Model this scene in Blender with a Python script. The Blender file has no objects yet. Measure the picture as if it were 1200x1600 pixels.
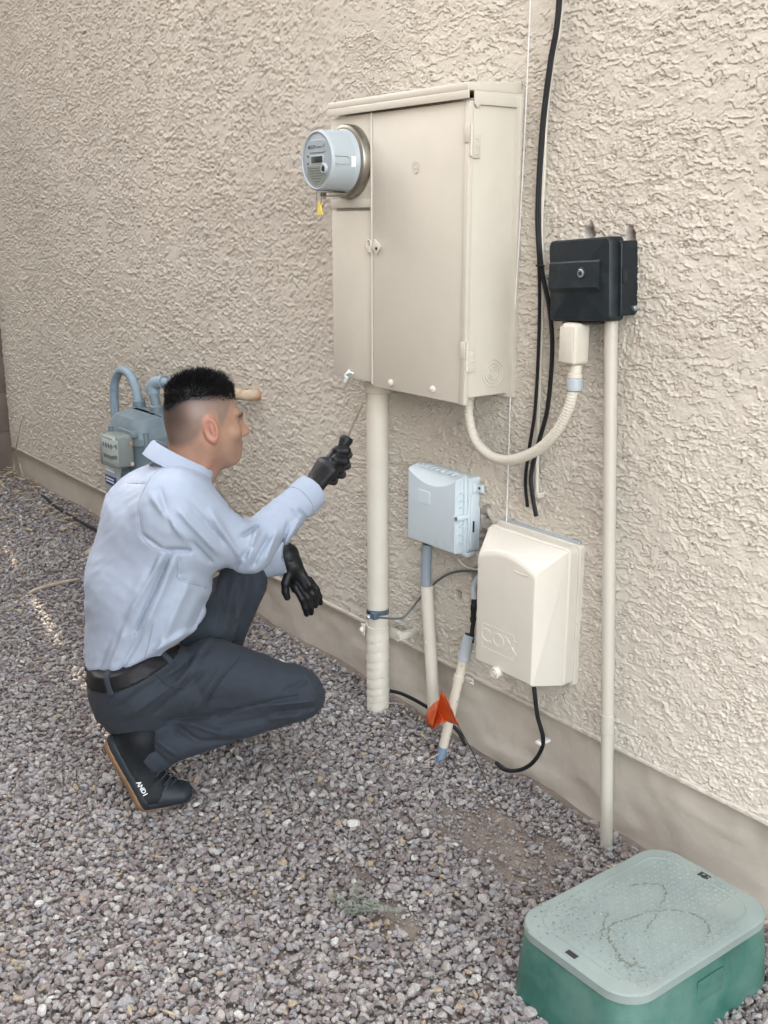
import bpy, bmesh, math, random
import numpy as np
from mathutils import Vector, Matrix

random.seed(4); RNG = np.random.default_rng(7)
SC = bpy.context.scene
COL = SC.collection
R = math.radians

# ------------------------------------------------------------------ camera
cam_d = bpy.data.cameras.new('camera')
cam = bpy.data.objects.new('camera', cam_d); COL.objects.link(cam)
cam_d.sensor_fit = 'HORIZONTAL'; cam_d.sensor_width = 36.0; cam_d.lens = 36.0 * 1659 / 1200
cam_d.clip_start = 0.05; cam_d.clip_end = 3000
YAW, PITCH = R(36.8), math.atan2(455, 1659)
_v = Vector((-math.cos(YAW), math.sin(YAW), 0)); _r = Vector((_v.y, -_v.x, 0))
_f = _v * math.cos(PITCH) + Vector((0, 0, -math.sin(PITCH))); _u = _r.cross(_f)
cam.matrix_world = Matrix(((_r.x, _u.x, -_f.x, 0.0), (_r.y, _u.y, -_f.y, -1.9094), (_r.z, _u.z, -_f.z, 1.5), (0, 0, 0, 1)))
SC.camera = cam

# ------------------------------------------------------------------ light
SUN_EL, SUN_DIR = R(22), Vector((-1, 0.16, 0)).normalized()
world = bpy.data.worlds.new('World'); SC.world = world; world.use_nodes = True
wn = world.node_tree.nodes; wl = world.node_tree.links
bgn = wn['Background']; sky = wn.new('ShaderNodeTexSky'); sky.sky_type = 'NISHITA'
sky.sun_disc = False; sky.sun_elevation = SUN_EL
sky.sun_rotation = math.atan2(SUN_DIR.x, SUN_DIR.y) % (2 * math.pi)
sky.dust_density = 3.0; sky.air_density = 1.0; sky.ozone_density = 0.6
hs = wn.new('ShaderNodeHueSaturation'); hs.inputs['Saturation'].default_value = 0.28
wl.new(sky.outputs[0], hs.inputs['Color']); wl.new(hs.outputs[0], bgn.inputs[0])
bgn.inputs[1].default_value = 0.15
sun_d = bpy.data.lights.new('sun', 'SUN'); sun_d.energy = 3.2; sun_d.angle = R(0.53); sun_d.color = (1.0, 0.86, 0.66)
sun = bpy.data.objects.new('sun', sun_d); COL.objects.link(sun); sun.location = (-12, 2, 8)
_sd = Vector((SUN_DIR.x * math.cos(SUN_EL), SUN_DIR.y * math.cos(SUN_EL), math.sin(SUN_EL)))
sun.rotation_euler = _sd.to_track_quat('Z', 'Y').to_euler()
SC.view_settings.view_transform = 'Standard'; SC.view_settings.look = 'None'
SC.view_settings.gamma = 1.0; SC.view_settings.exposure = 3.65
SC.view_settings.use_curve_mapping = False
SC.render.engine = 'CYCLES'; SC.cycles.max_bounces = 8; SC.cycles.diffuse_bounces = 2; SC.cycles.use_denoising = True

# ------------------------------------------------------------------ helpers
def thing(name, label, cat, loc=(0, 0, 0), group=None, rotz=0.0):
    o = bpy.data.objects.new(name, None); COL.objects.link(o); o.empty_display_size = .05
    o.location = loc; o.rotation_euler = (0, 0, rotz)
    o['label'] = label; o['category'] = cat
    if group: o['group'] = group
    o['_base'] = list(loc)
    return o

def link(name, me, mat, parent=None, sharp=35, label=None):
    """one mesh object; world-space vertices are made relative to the thing's base"""
    me.name = name
    o = bpy.data.objects.new(name, me); COL.objects.link(o)
    if mat is not None:
        me.materials.append(mat)
    if parent is not None:
        o.parent = parent
        b = parent.get('_base')
        if b is None and parent.parent is not None: b = parent.parent.get('_base')
        if b is not None:
            n = len(me.vertices); co = np.empty(n * 3, np.float32); me.vertices.foreach_get('co', co)
            co = co.reshape(-1, 3) - np.array(list(b), np.float32); me.vertices.foreach_set('co', co.ravel())
            o['_base'] = list(b)
    if label: o['label'] = label
    if len(me.polygons):
        me.polygons.foreach_set('use_smooth', np.ones(len(me.polygons), bool))
        if sharp is not None:
            me.set_sharp_from_angle(angle=R(sharp))
    me.update()
    return o

def tag(o, label, cat, group=None, kind=None):
    if label: o['label'] = label
    if cat: o['category'] = cat
    if group: o['group'] = group
    if kind: o['kind'] = kind
    return o

class MB:
    def __init__(s): s.v = []; s.f = []
    def add(s, vs, fs):
        k = len(s.v); s.v += [tuple(p) for p in vs]; s.f += [tuple(i + k for i in q) for q in fs]; return s
    def bm(s, bm):
        bm.verts.index_update()
        s.add([v.co[:] for v in bm.verts], [[v.index for v in f.verts] for f in bm.faces]); bm.free(); return s
    def box(s, x0, x1, y0, y1, z0, z1, bev=0.0, seg=2, M=None, warp=None):
        bm = bmesh.new(); bmesh.ops.create_cube(bm, size=1)
        for v in bm.verts:
            v.co = Vector(((x0 + x1) / 2 + v.co.x * (x1 - x0), (y0 + y1) / 2 + v.co.y * (y1 - y0), (z0 + z1) / 2 + v.co.z * (z1 - z0)))
        if warp:
            for v in bm.verts: v.co = Vector(warp(v.co))
        if bev: bmesh.ops.bevel(bm, geom=bm.edges[:], offset=bev, segments=seg, affect='EDGES', profile=.5, clamp_overlap=True)
        if M is not None: bm.transform(M)
        return s.bm(bm)
    def rbox(s, x0, x1, z0, z1, y0, y1, rad, seg=6, bev=0.0, M=None, taper=1.0):
        """plate with rounded corners in x-z, from y0 (back) to y1 (front)"""
        pts = rrect(x0, x1, z0, z1, rad, seg); cx, cz = (x0 + x1) / 2, (z0 + z1) / 2
        bm = bmesh.new(); n = len(pts)
        sg = 1 if y1 > y0 else -1
        rings = [(y0, 1.0, 0.0), (y1 - sg * bev, taper, 0.0)] + ([(y1, taper, bev)] if bev else [])
        vs = []
        for y, t, inset in rings:
            row = []
            for (px, pz) in pts:
                qx, qz = cx + (px - cx) * t, cz + (pz - cz) * t
                if inset:
                    qx -= math.copysign(min(inset, abs(qx - cx)), qx - cx); qz -= math.copysign(min(inset, abs(qz - cz)), qz - cz)
                row.append(bm.verts.new((qx, y, qz)))
            vs.append(row)
        for a, b in zip(vs[:-1], vs[1:]):
            for i in range(n):
                j = (i + 1) % n; bm.faces.new((a[i], a[j], b[j], b[i]))
        bm.faces.new(vs[0][::-1]); bm.faces.new(vs[-1])
        bmesh.ops.recalc_face_normals(bm, faces=bm.faces[:])
        if M is not None: bm.transform(M)
        return s.bm(bm)
    def tube(s, path, r, n=12, cap=True, closed=False):
        P = [Vector(p) for p in path]; m = len(P)
        rr = r if isinstance(r, (list, tuple)) else [r] * m
        T = []
        for i in range(m):
            a = P[i - 1] if (i > 0 or closed) else P[i]; b = P[(i + 1) % m] if (i < m - 1 or closed) else P[i]
            T.append((b - a).normalized())
        nrm = T[0].orthogonal().normalized(); vs = []; fs = []
        for i in range(m):
            if i: 
                q = T[i - 1].rotation_difference(T[i]); nrm = (q @ nrm).normalized()
            bn = T[i].cross(nrm)
            for k in range(n):
                a = 2 * math.pi * k / n
                vs.append(P[i] + (nrm * math.cos(a) + bn * math.sin(a)) * rr[i])
        for i in range(m - 1 if not closed else m):
            for k in range(n):
                j = (i + 1) % m; fs.append((i * n + k, i * n + (k + 1) % n, j * n + (k + 1) % n, j * n + k))
        if cap and not closed:
            fs.append(tuple(range(n))[::-1]); fs.append(tuple((m - 1) * n + k for k in range(n)))
        return s.add(vs, fs)
    def cyl(s, a, b, r, n=20, r2=None): return s.tube([a, b], [r, r if r2 is None else r2], n)
    def lathe(s, prof, o, axis, n=32):
        """prof: (radius, distance along axis)"""
        ax = Vector(axis).normalized(); e1 = ax.orthogonal().normalized(); e2 = ax.cross(e1); o = Vector(o); vs = []; fs = []
        for (r, h) in prof:
            for k in range(n):
                a = 2 * math.pi * k / n; vs.append(o + ax * h + (e1 * math.cos(a) + e2 * math.sin(a)) * max(r, 1e-5))
        for i in range(len(prof) - 1):
            for k in range(n):
                fs.append((i * n + k, i * n + (k + 1) % n, (i + 1) * n + (k + 1) % n, (i + 1) * n + k))
        fs.append(tuple(range(n))[::-1]); fs.append(tuple((len(prof) - 1) * n + k for k in range(n)))
        return s.add(vs, fs)
    def xf(s, M):
        s.v = [tuple(M @ Vector(p)) for p in s.v]; return s
    def mesh(s):
        me = bpy.data.meshes.new('m'); me.from_pydata(s.v, [], s.f); me.validate()
        b = bmesh.new(); b.from_mesh(me); bmesh.ops.recalc_face_normals(b, faces=b.faces[:]); b.to_mesh(me); b.free()
        return me
    def build(s, name, mat, parent=None, sharp=35, label=None): return link(name, s.mesh(), mat, parent, sharp, label)

def rrect(x0, x1, z0, z1, r, seg=6):
    pts = []
    for cx, cz, a0 in ((x1 - r, z1 - r, 0), (x0 + r, z1 - r, 90), (x0 + r, z0 + r, 180), (x1 - r, z0 + r, 270)):
        for k in range(seg + 1):
            a = R(a0 + 90 * k / seg); pts.append((cx + r * math.cos(a), cz + r * math.sin(a)))
    return pts

def spline(pts, n=10):
    P = [Vector(p) for p in pts]; out = []
    P = [2 * P[0] - P[1]] + P + [2 * P[-1] - P[-2]]
    for i in range(1, len(P) - 2):
        for k in range(n):
            t = k / n; a, b, c, d = P[i - 1:i + 3]
            out.append(.5 * ((2 * b) + (c - a) * t + (2 * a - 5 * b + 4 * c - d) * t * t + (3 * b - 3 * c + d - a) * t ** 3))
    out.append(P[-2]); return out

def rot_about(c, axis, deg):
    return Matrix.Translation(c) @ Matrix.Rotation(R(deg), 4, axis) @ Matrix.Translation(-Vector(c))

def text_mesh(txt, size, M, depth=.0006, bold=0.0):
    cu = bpy.data.curves.new('t', 'FONT'); cu.body = txt; cu.size = size; cu.extrude = depth; cu.align_x = 'CENTER'; cu.align_y = 'CENTER'; cu.offset = bold
    o = bpy.data.objects.new('t', cu); COL.objects.link(o)
    dg = bpy.context.evaluated_depsgraph_get(); me = bpy.data.meshes.new_from_object(o.evaluated_get(dg))
    bpy.data.objects.remove(o); bpy.data.curves.remove(cu); me.transform(M); me.materials.clear(); return me

# ------------------------------------------------------------------ materials
def mat(name, col, rough=.6, metal=0.0, var=0.0, vscale=8.0, col2=None, c2scale=3.0, c2lo=.55, c2hi=.75, bump=0.0, bscale=200.0, spec=.5, attr=None, coord='Object', bdist=.002, sss=0.0, alpha=None, trans=0.0, detail=4.0, streak=None, st=(.52, .78, .5)):
    m = bpy.data.materials.new(name); m.use_nodes = True; nt = m.node_tree; N = nt.nodes; Lk = nt.links
    b = N['Principled BSDF']; b.inputs['Roughness'].default_value = rough; b.inputs['Metallic'].default_value = metal
    b.inputs['Specular IOR Level'].default_value = spec
    if trans: b.inputs['Transmission Weight'].default_value = trans
    if sss:
        b.inputs['Subsurface Weight'].default_value = sss; b.inputs['Subsurface Radius'].default_value = (.9, .35, .2); b.inputs['Subsurface Scale'].default_value = .006
    tc = N.new('ShaderNodeTexCoord')
    c4 = tuple(col) + (1,)
    if attr:
        at = N.new('ShaderNodeVertexColor'); at.layer_name = attr; out = at.outputs[0]
    else:
        rgb = N.new('ShaderNodeRGB'); rgb.outputs[0].default_value = c4; out = rgb.outputs[0]
    if var:
        nz = N.new('ShaderNodeTexNoise'); nz.inputs['Scale'].default_value = vscale; nz.inputs['Detail'].default_value = detail; nz.inputs['Roughness'].default_value = .6
        Lk.new(tc.outputs[coord], nz.inputs['Vector'])
        mr = N.new('ShaderNodeMapRange'); mr.inputs[1].default_value = .25; mr.inputs[2].default_value = .75; mr.inputs[3].default_value = 1 - var; mr.inputs[4].default_value = 1 + var
        Lk.new(nz.outputs[0], mr.inputs[0])
        mx = N.new('ShaderNodeVectorMath'); mx.operation = 'SCALE'; Lk.new(out, mx.inputs[0]); Lk.new(mr.outputs[0], mx.inputs['Scale']); out = mx.outputs[0]
    if col2 is not None:
        nz = N.new('ShaderNodeTexNoise'); nz.inputs['Scale'].default_value = c2scale; nz.inputs['Detail'].default_value = 8; nz.inputs['Roughness'].default_value = .65
        Lk.new(tc.outputs[coord], nz.inputs['Vector'])
        mr = N.new('ShaderNodeMapRange'); mr.inputs[1].default_value = c2lo; mr.inputs[2].default_value = c2hi; Lk.new(nz.outputs[0], mr.inputs[0])
        mx = N.new('ShaderNodeMix'); mx.data_type = 'RGBA'; Lk.new(mr.outputs[0], mx.inputs[0]); Lk.new(out, mx.inputs[6]); mx.inputs[7].default_value = tuple(col2) + (1,); out = mx.outputs[2]
    if streak is not None:       # rain streaks and dust running down the surface
        mp = N.new('ShaderNodeMapping'); mp.inputs['Scale'].default_value = (26, 26, 1.6); Lk.new(tc.outputs[coord], mp.inputs['Vector'])
        nz = N.new('ShaderNodeTexNoise'); nz.inputs['Scale'].default_value = 1.0; nz.inputs['Detail'].default_value = 6; nz.inputs['Roughness'].default_value = .65; Lk.new(mp.outputs[0], nz.inputs['Vector'])
        mr = N.new('ShaderNodeMapRange'); mr.inputs[1].default_value = st[0]; mr.inputs[2].default_value = st[1]; mr.inputs[4].default_value = st[2]; Lk.new(nz.outputs[0], mr.inputs[0])
        mx = N.new('ShaderNodeMix'); mx.data_type = 'RGBA'; Lk.new(mr.outputs[0], mx.inputs[0]); Lk.new(out, mx.inputs[6]); mx.inputs[7].default_value = tuple(streak) + (1,); out = mx.outputs[2]
    Lk.new(out, b.inputs['Base Color'])
    if bump:
        nz = N.new('ShaderNodeTexNoise'); nz.inputs['Scale'].default_value = bscale; nz.inputs['Detail'].default_value = 5
        Lk.new(tc.outputs[coord], nz.inputs['Vector'])
        bp = N.new('ShaderNodeBump'); bp.inputs['Strength'].default_value = bump; bp.inputs['Distance'].default_value = bdist
        Lk.new(nz.outputs[0], bp.inputs['Height']); Lk.new(bp.outputs[0], b.inputs['Normal'])
    return m

BEIGE = (.50, .415, .315)
M = {}
M['stucco'] = mat('painted_stucco', (.565, .518, .438), .9, var=.12, vscale=.9, attr='tint', streak=(.47, .425, .36), st=(.55, .85, .4), bump=.6, bscale=300, bdist=.0016, spec=.25)
M['stucco_plain'] = mat('painted_stucco_far', (.565, .518, .438), .9, var=.10, vscale=1.3, bump=.9, bscale=38, bdist=.012, spec=.25)
M['stem'] = mat('painted_concrete', (.50, .452, .378), .85, var=.12, vscale=4, streak=(.42, .375, .315), col2=(.43, .385, .325), c2scale=2.2, bump=.35, bscale=60, bdist=.004, spec=.3)
M['soil'] = mat('soil', (.205, .17, .14), .95, var=.3, vscale=9, bump=.8, bscale=45, bdist=.01, spec=.2)
M['panel'] = mat('beige_enamel', (.555, .515, .430), .40, var=.06, vscale=5, streak=(.61, .575, .50), st=(.58, .84, .32), col2=(.49, .45, .38), c2scale=2.6, c2lo=.5, c2hi=.8, bump=.06, bscale=500, bdist=.0006)
M['paint'] = mat('beige_paint', (.55, .510, .425), .55, var=.07, vscale=9, col2=(.42, .37, .30), c2scale=6, c2lo=.6, c2hi=.85, bump=.15, bscale=160, bdist=.001)
M['paint_chip'] = mat('chipped_paint', (.55, .49, .40), .55, var=.06, vscale=9, col2=(.20, .24, .28), c2scale=38, c2lo=.62, c2hi=.66, bump=.2, bscale=120, bdist=.001)
M['tape'] = mat('painted_tape', (.54, .50, .42), .5, var=.08, vscale=14, col2=(.45, .40, .33), c2scale=12, bump=.25, bscale=70, bdist=.002)
M['cream'] = mat('cream_plastic', (.60, .560, .478), .5, var=.05, vscale=6, streak=(.55, .515, .45), st=(.56, .82, .5), col2=(.16, .13, .11), c2scale=34, c2lo=.73, c2hi=.76, bump=.1, bscale=260, bdist=.0008)
M['white_pipe'] = mat('white_pipe', (.45, .42, .355), .45, var=.06, vscale=5, col2=(.46, .40, .32), c2scale=3, c2lo=.55, c2hi=.9, bump=.06, bscale=200, bdist=.0008)
M['nid'] = mat('pale_grey_plastic', (.53, .60, .625), .5, var=.03, vscale=6, col2=(.36, .38, .36), c2scale=9, c2lo=.6, c2hi=.9, bump=.05, bscale=400, bdist=.0005)
M['grey_pvc'] = mat('grey_pvc', (.22, .255, .29), .5, var=.08, vscale=12, bump=.1, bscale=120, bdist=.001)
M['grey_light'] = mat('grey_fitting', (.36, .40, .42), .45, var=.06, vscale=12)
M['steel'] = mat('galvanised_steel', (.34, .37, .40), .42, metal=.8, var=.15, vscale=30)
M['blue_metal'] = mat('bluish_strap', (.10, .145, .19), .5, metal=.4, var=.2, vscale=60)
M['rim'] = mat('meter_rim', (.30, .28, .24), .34, metal=.9, var=.12, vscale=10)
M['black'] = mat('black_plastic', (.008, .013, .016), .5, spec=.35, var=.2, vscale=16, col2=(.02, .03, .035), c2scale=22, c2lo=.5, c2hi=.75, bump=.25, bscale=170, bdist=.001)
M['rubber'] = mat('black_cable', (.010, .011, .013), .5, var=.2, vscale=30, spec=.3)
M['meter'] = mat('meter_grey', (.37, .415, .43), .38, var=.04, vscale=10, bump=.03, bscale=300, bdist=.0004)
M['meter_face'] = mat('meter_face', (.31, .355, .38), .4, var=.03, vscale=20)
M['meter_label'] = mat('meter_label', (.20, .22, .18), .3, var=.12, vscale=60)
M['dark'] = mat('dark_recess', (.02, .02, .02), .5, var=.1)
M['lcd'] = mat('lcd_window', (.035, .04, .038), .12, var=.1)
M['print'] = mat('dark_print', (.07, .085, .10), .6, var=.05)
M['white'] = mat('white_label', (.72, .77, .76), .5, var=.03)
M['yellow'] = mat('yellow_tag', (.72, .56, .10), .5, var=.08, vscale=40)
M['lid_green'] = mat('pale_green_lid', (.22, .265, .245), .62, var=.12, vscale=7, col2=(.29, .31, .275), c2scale=4, bump=.12, bscale=300, bdist=.0008)  # lid green, paler and greyer than the box body
M['gas'] = mat('gas_meter_grey', (.135, .18, .20), .5, var=.18, vscale=9, col2=(.20, .24, .25), c2scale=12, bump=.12, bscale=120, bdist=.001)
M['gas_pipe'] = mat('weathered_blue_paint', (.22, .29, .335), .55, var=.15, vscale=14, col2=(.12, .19, .29), c2scale=16, c2lo=.62, c2hi=.72, bump=.2, bscale=90, bdist=.001)
M['rust'] = mat('rusty_beige_pipe', (.42, .23, .10), .7, var=.25, vscale=20, col2=(.50, .41, .30), c2scale=14, c2lo=.45, c2hi=.6)
M['clear'] = mat('clear_cover', (.72, .78, .72), .14, trans=.86)
M['blue_label'] = mat('blue_label', (.03, .055, .17), .5, var=.1)
M['orange'] = mat('orange_vinyl', (.62, .10, .022), .38, var=.15, vscale=20, bump=.3, bscale=40, bdist=.004)
M['wire'] = mat('dark_wire', (.04, .035, .03), .5, metal=.5, var=.2)
M['white_wire'] = mat('white_wire', (.72, .70, .66), .5, var=.05)
M['ground_wire'] = mat('green_grey_wire', (.085, .10, .095), .5, var=.15)
M['block'] = mat('concrete_block', (.15, .115, .095), .9, var=.15, vscale=10, bump=.5, bscale=90, bdist=.004)
M['mortar'] = mat('mortar', (.20, .17, .15), .9, var=.1)
M['wood'] = mat('dry_wood', (.36, .30, .225), .8, var=.2, vscale=40)
M['leaf'] = mat('dry_leaf', (.34, .27, .17), .8, var=.3, vscale=30)
M['weed'] = mat('grey_green_weed', (.22, .24, .19), .8, var=.2, vscale=30)
M['green_grass'] = mat('green_sprig', (.17, .20, .05), .7, var=.3, vscale=60)
M['mud'] = mat('dried_mud', (.17, .15, .12), .95, var=.2, vscale=60)
M['roof'] = mat('roof_fascia', (.30, .24, .19), .8, var=.1)

# ------------------------------------------------------------------ noise
_T = RNG.random((256, 256)).astype(np.float32) * 2 - 1
def noise(x, y, k=0):
    x = np.asarray(x, np.float32) + 37.3 * k; y = np.asarray(y, np.float32) + 91.7 * k
    xi = np.floor(x).astype(np.int32); yi = np.floor(y).astype(np.int32); fx = x - xi; fy = y - yi
    fx = fx * fx * fx * (fx * (fx * 6 - 15) + 10); fy = fy * fy * fy * (fy * (fy * 6 - 15) + 10)
    a = _T[xi & 255, yi & 255]; b = _T[(xi + 1) & 255, yi & 255]; c = _T[xi & 255, (yi + 1) & 255]; d = _T[(xi + 1) & 255, (yi + 1) & 255]
    return (a + (b - a) * fx) * (1 - fy) + (c + (d - c) * fx) * fy
def sst(e0, e1, x):
    t = np.clip((x - e0) / (e1 - e0), 0, 1); return t * t * (3 - 2 * t)

# ------------------------------------------------------------------ ground
def ground_z(x, y):
    x = np.asarray(x, float); y = np.asarray(y, float)
    near = np.clip(1 + y / 1.0, 0, 1)
    base = np.interp(x, [-6.5, -6, -4, -2.5, -1.7, -1, 1], [.10, .092, .068, .036, -.004, -.015, -.02]) * near
    return base + .012 * noise(x * 1.7, y * 1.7, 3) + .006 * noise(x * 5, y * 5, 4)
def patch(x, y):
    """bare, silted patches of soil in the gravel"""
    p = 0
    for cx, cy, rx, ry in (((-1.743, -0.2493, 0)[0], (-1.743, -0.2493, 0)[1], .22, .12), ((-1.769, -0.6239, 0)[0], (-1.769, -0.6239, 0)[1], .13, .045), ((-1.651, -0.6475, 0)[0], (-1.651, -0.6475, 0)[1], .10, .05)):
        p = np.maximum(p, 1 - np.sqrt(((x - cx) / rx) ** 2 + ((y - cy) / ry) ** 2) + .55 * noise(x * 16, y * 16, 8))
    return p

def grid_mesh(xs, ys, fz):
    X, Y = np.meshgrid(xs, ys, indexing='ij'); Z = fz(X, Y)
    co = np.stack([X, Y, Z], -1).reshape(-1, 3).astype(np.float32); return co_mesh(co, len(xs), len(ys))
def co_mesh(co, nx, ny):
    i = np.arange(nx - 1)[:, None] * ny + np.arange(ny - 1)[None, :]
    q = np.stack([i, i + ny, i + ny + 1, i + 1], -1).reshape(-1, 4)
    return np_mesh(co, q)
def np_mesh(co, q):
    me = bpy.data.meshes.new('m'); nq = len(q); k = q.shape[1]
    me.vertices.add(len(co)); me.vertices.foreach_set('co', np.ascontiguousarray(co, np.float32).ravel())
    me.loops.add(nq * k); me.loops.foreach_set('vertex_index', np.ascontiguousarray(q, np.int32).ravel())
    me.polygons.add(nq); me.polygons.foreach_set('loop_start', np.arange(0, nq * k, k, dtype=np.int32)); me.polygons.foreach_set('loop_total', np.full(nq, k, np.int32))
    me.update(calc_edges=True); return me
def color_attr(me, name, rgb):
    ca = me.color_attributes.new(name, 'FLOAT_COLOR', 'POINT')
    a = np.ones((len(me.vertices), 4), np.float32); a[:, :3] = rgb; ca.data.foreach_set('color', a.ravel())

xs = np.concatenate([[-900, -200, -40, -15, -9], np.arange(-7.2, 1.0, .03), [2, 6, 30, 200, 900]])
ys = np.concatenate([[-900, -200, -40, -12, -5], np.arange(-2.6, .05, .03), [.1]])
me = grid_mesh(xs, ys, lambda X, Y: ground_z(np.clip(X, -6.5, 1), np.clip(Y, -3, 0)) - .016)
g = link('ground', me, M['soil'], None, None); g['kind'] = 'structure'; g['label'] = 'bare brown soil under the gravel'

# gravel: thousands of loose stones, instanced on points
def stone_mesh(seed):
    r = np.random.default_rng(seed); bm = bmesh.new(); bmesh.ops.create_icosphere(bm, subdivisions=2, radius=1)
    pl = [(Vector(r.normal(size=3)).normalized(), r.uniform(.55, .85)) for _ in range(9)]
    sc = (r.uniform(.8, 1.15), r.uniform(.6, .9), r.uniform(.45, .7))
    for v in bm.verts:
        for n, d in pl:
            k = v.co.dot(n)
            if k > d: v.co -= n * (k - d)
        v.co += Vector(r.normal(size=3)) * .025
        v.co = Vector((v.co.x * sc[0], v.co.y * sc[1], v.co.z * sc[2]))
    me = bpy.data.meshes.new('stone'); bm.to_mesh(me); bm.free(); return me

def stone_material():
    m = bpy.data.materials.new('gravel_stone'); m.use_nodes = True; N = m.node_tree.nodes; Lk = m.node_tree.links; b = N['Principled BSDF']
    oi = N.new('ShaderNodeObjectInfo'); cr = N.new('ShaderNodeValToRGB'); cr.color_ramp.interpolation = 'CONSTANT'
    cols = [tuple(min(.62, q * s_) for q, s_ in zip(c_, (1.10, 1.14, 1.12))) for c_ in [(.255, .215, .205), (.30, .265, .255), (.215, .175, .17), (.36, .325, .305), (.27, .255, .26), (.20, .155, .14), (.33, .285, .26), (.44, .41, .385), (.235, .20, .20), (.16, .14, .14), (.33, .25, .17), (.50, .47, .44)]]
    w = [.14, .15, .12, .12, .12, .06, .10, .045, .085, .03, .025, .005]; e = cr.color_ramp.elements; pos = 0
    for i, c in enumerate(cols):
        el = e[0] if i == 0 else e.new(min(pos, .999)); el.position = min(pos, .999); el.color = c + (1,); pos += w[i]
    Lk.new(oi.outputs['Random'], cr.inputs[0])
    tc = N.new('ShaderNodeTexCoord'); nz = N.new('ShaderNodeTexNoise'); nz.inputs['Scale'].default_value = 3.0; nz.inputs['Detail'].default_value = 6; nz.inputs['Roughness'].default_value = .7
    ad = N.new('ShaderNodeVectorMath'); ad.operation = 'ADD'; Lk.new(tc.outputs['Object'], ad.inputs[0])
    cb = N.new('ShaderNodeCombineXYZ'); sc = N.new('ShaderNodeMath'); sc.operation = 'MULTIPLY'; sc.inputs[1].default_value = 77; Lk.new(oi.outputs['Random'], sc.inputs[0]); Lk.new(sc.outputs[0], cb.inputs[0]); Lk.new(cb.outputs[0], ad.inputs[1])
    Lk.new(ad.outputs[0], nz.inputs['Vector'])
    mr = N.new('ShaderNodeMapRange'); mr.inputs[1].default_value = .3; mr.inputs[2].default_value = .7; mr.inputs[3].default_value = .72; mr.inputs[4].default_value = 1.3; Lk.new(nz.outputs[0], mr.inputs[0])
    mx = N.new('ShaderNodeVectorMath'); mx.operation = 'SCALE'; Lk.new(cr.outputs[0], mx.inputs[0]); Lk.new(mr.outputs[0], mx.inputs['Scale']); Lk.new(mx.outputs[0], b.inputs['Base Color'])
    b.inputs['Roughness'].default_value = .8; b.inputs['Specular IOR Level'].default_value = .35
    bp = N.new('ShaderNodeBump'); bp.inputs['Strength'].default_value = .4; bp.inputs['Distance'].default_value = .12; Lk.new(nz.outputs[0], bp.inputs['Height']); Lk.new(bp.outputs[0], b.inputs['Normal'])
    return m

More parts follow.
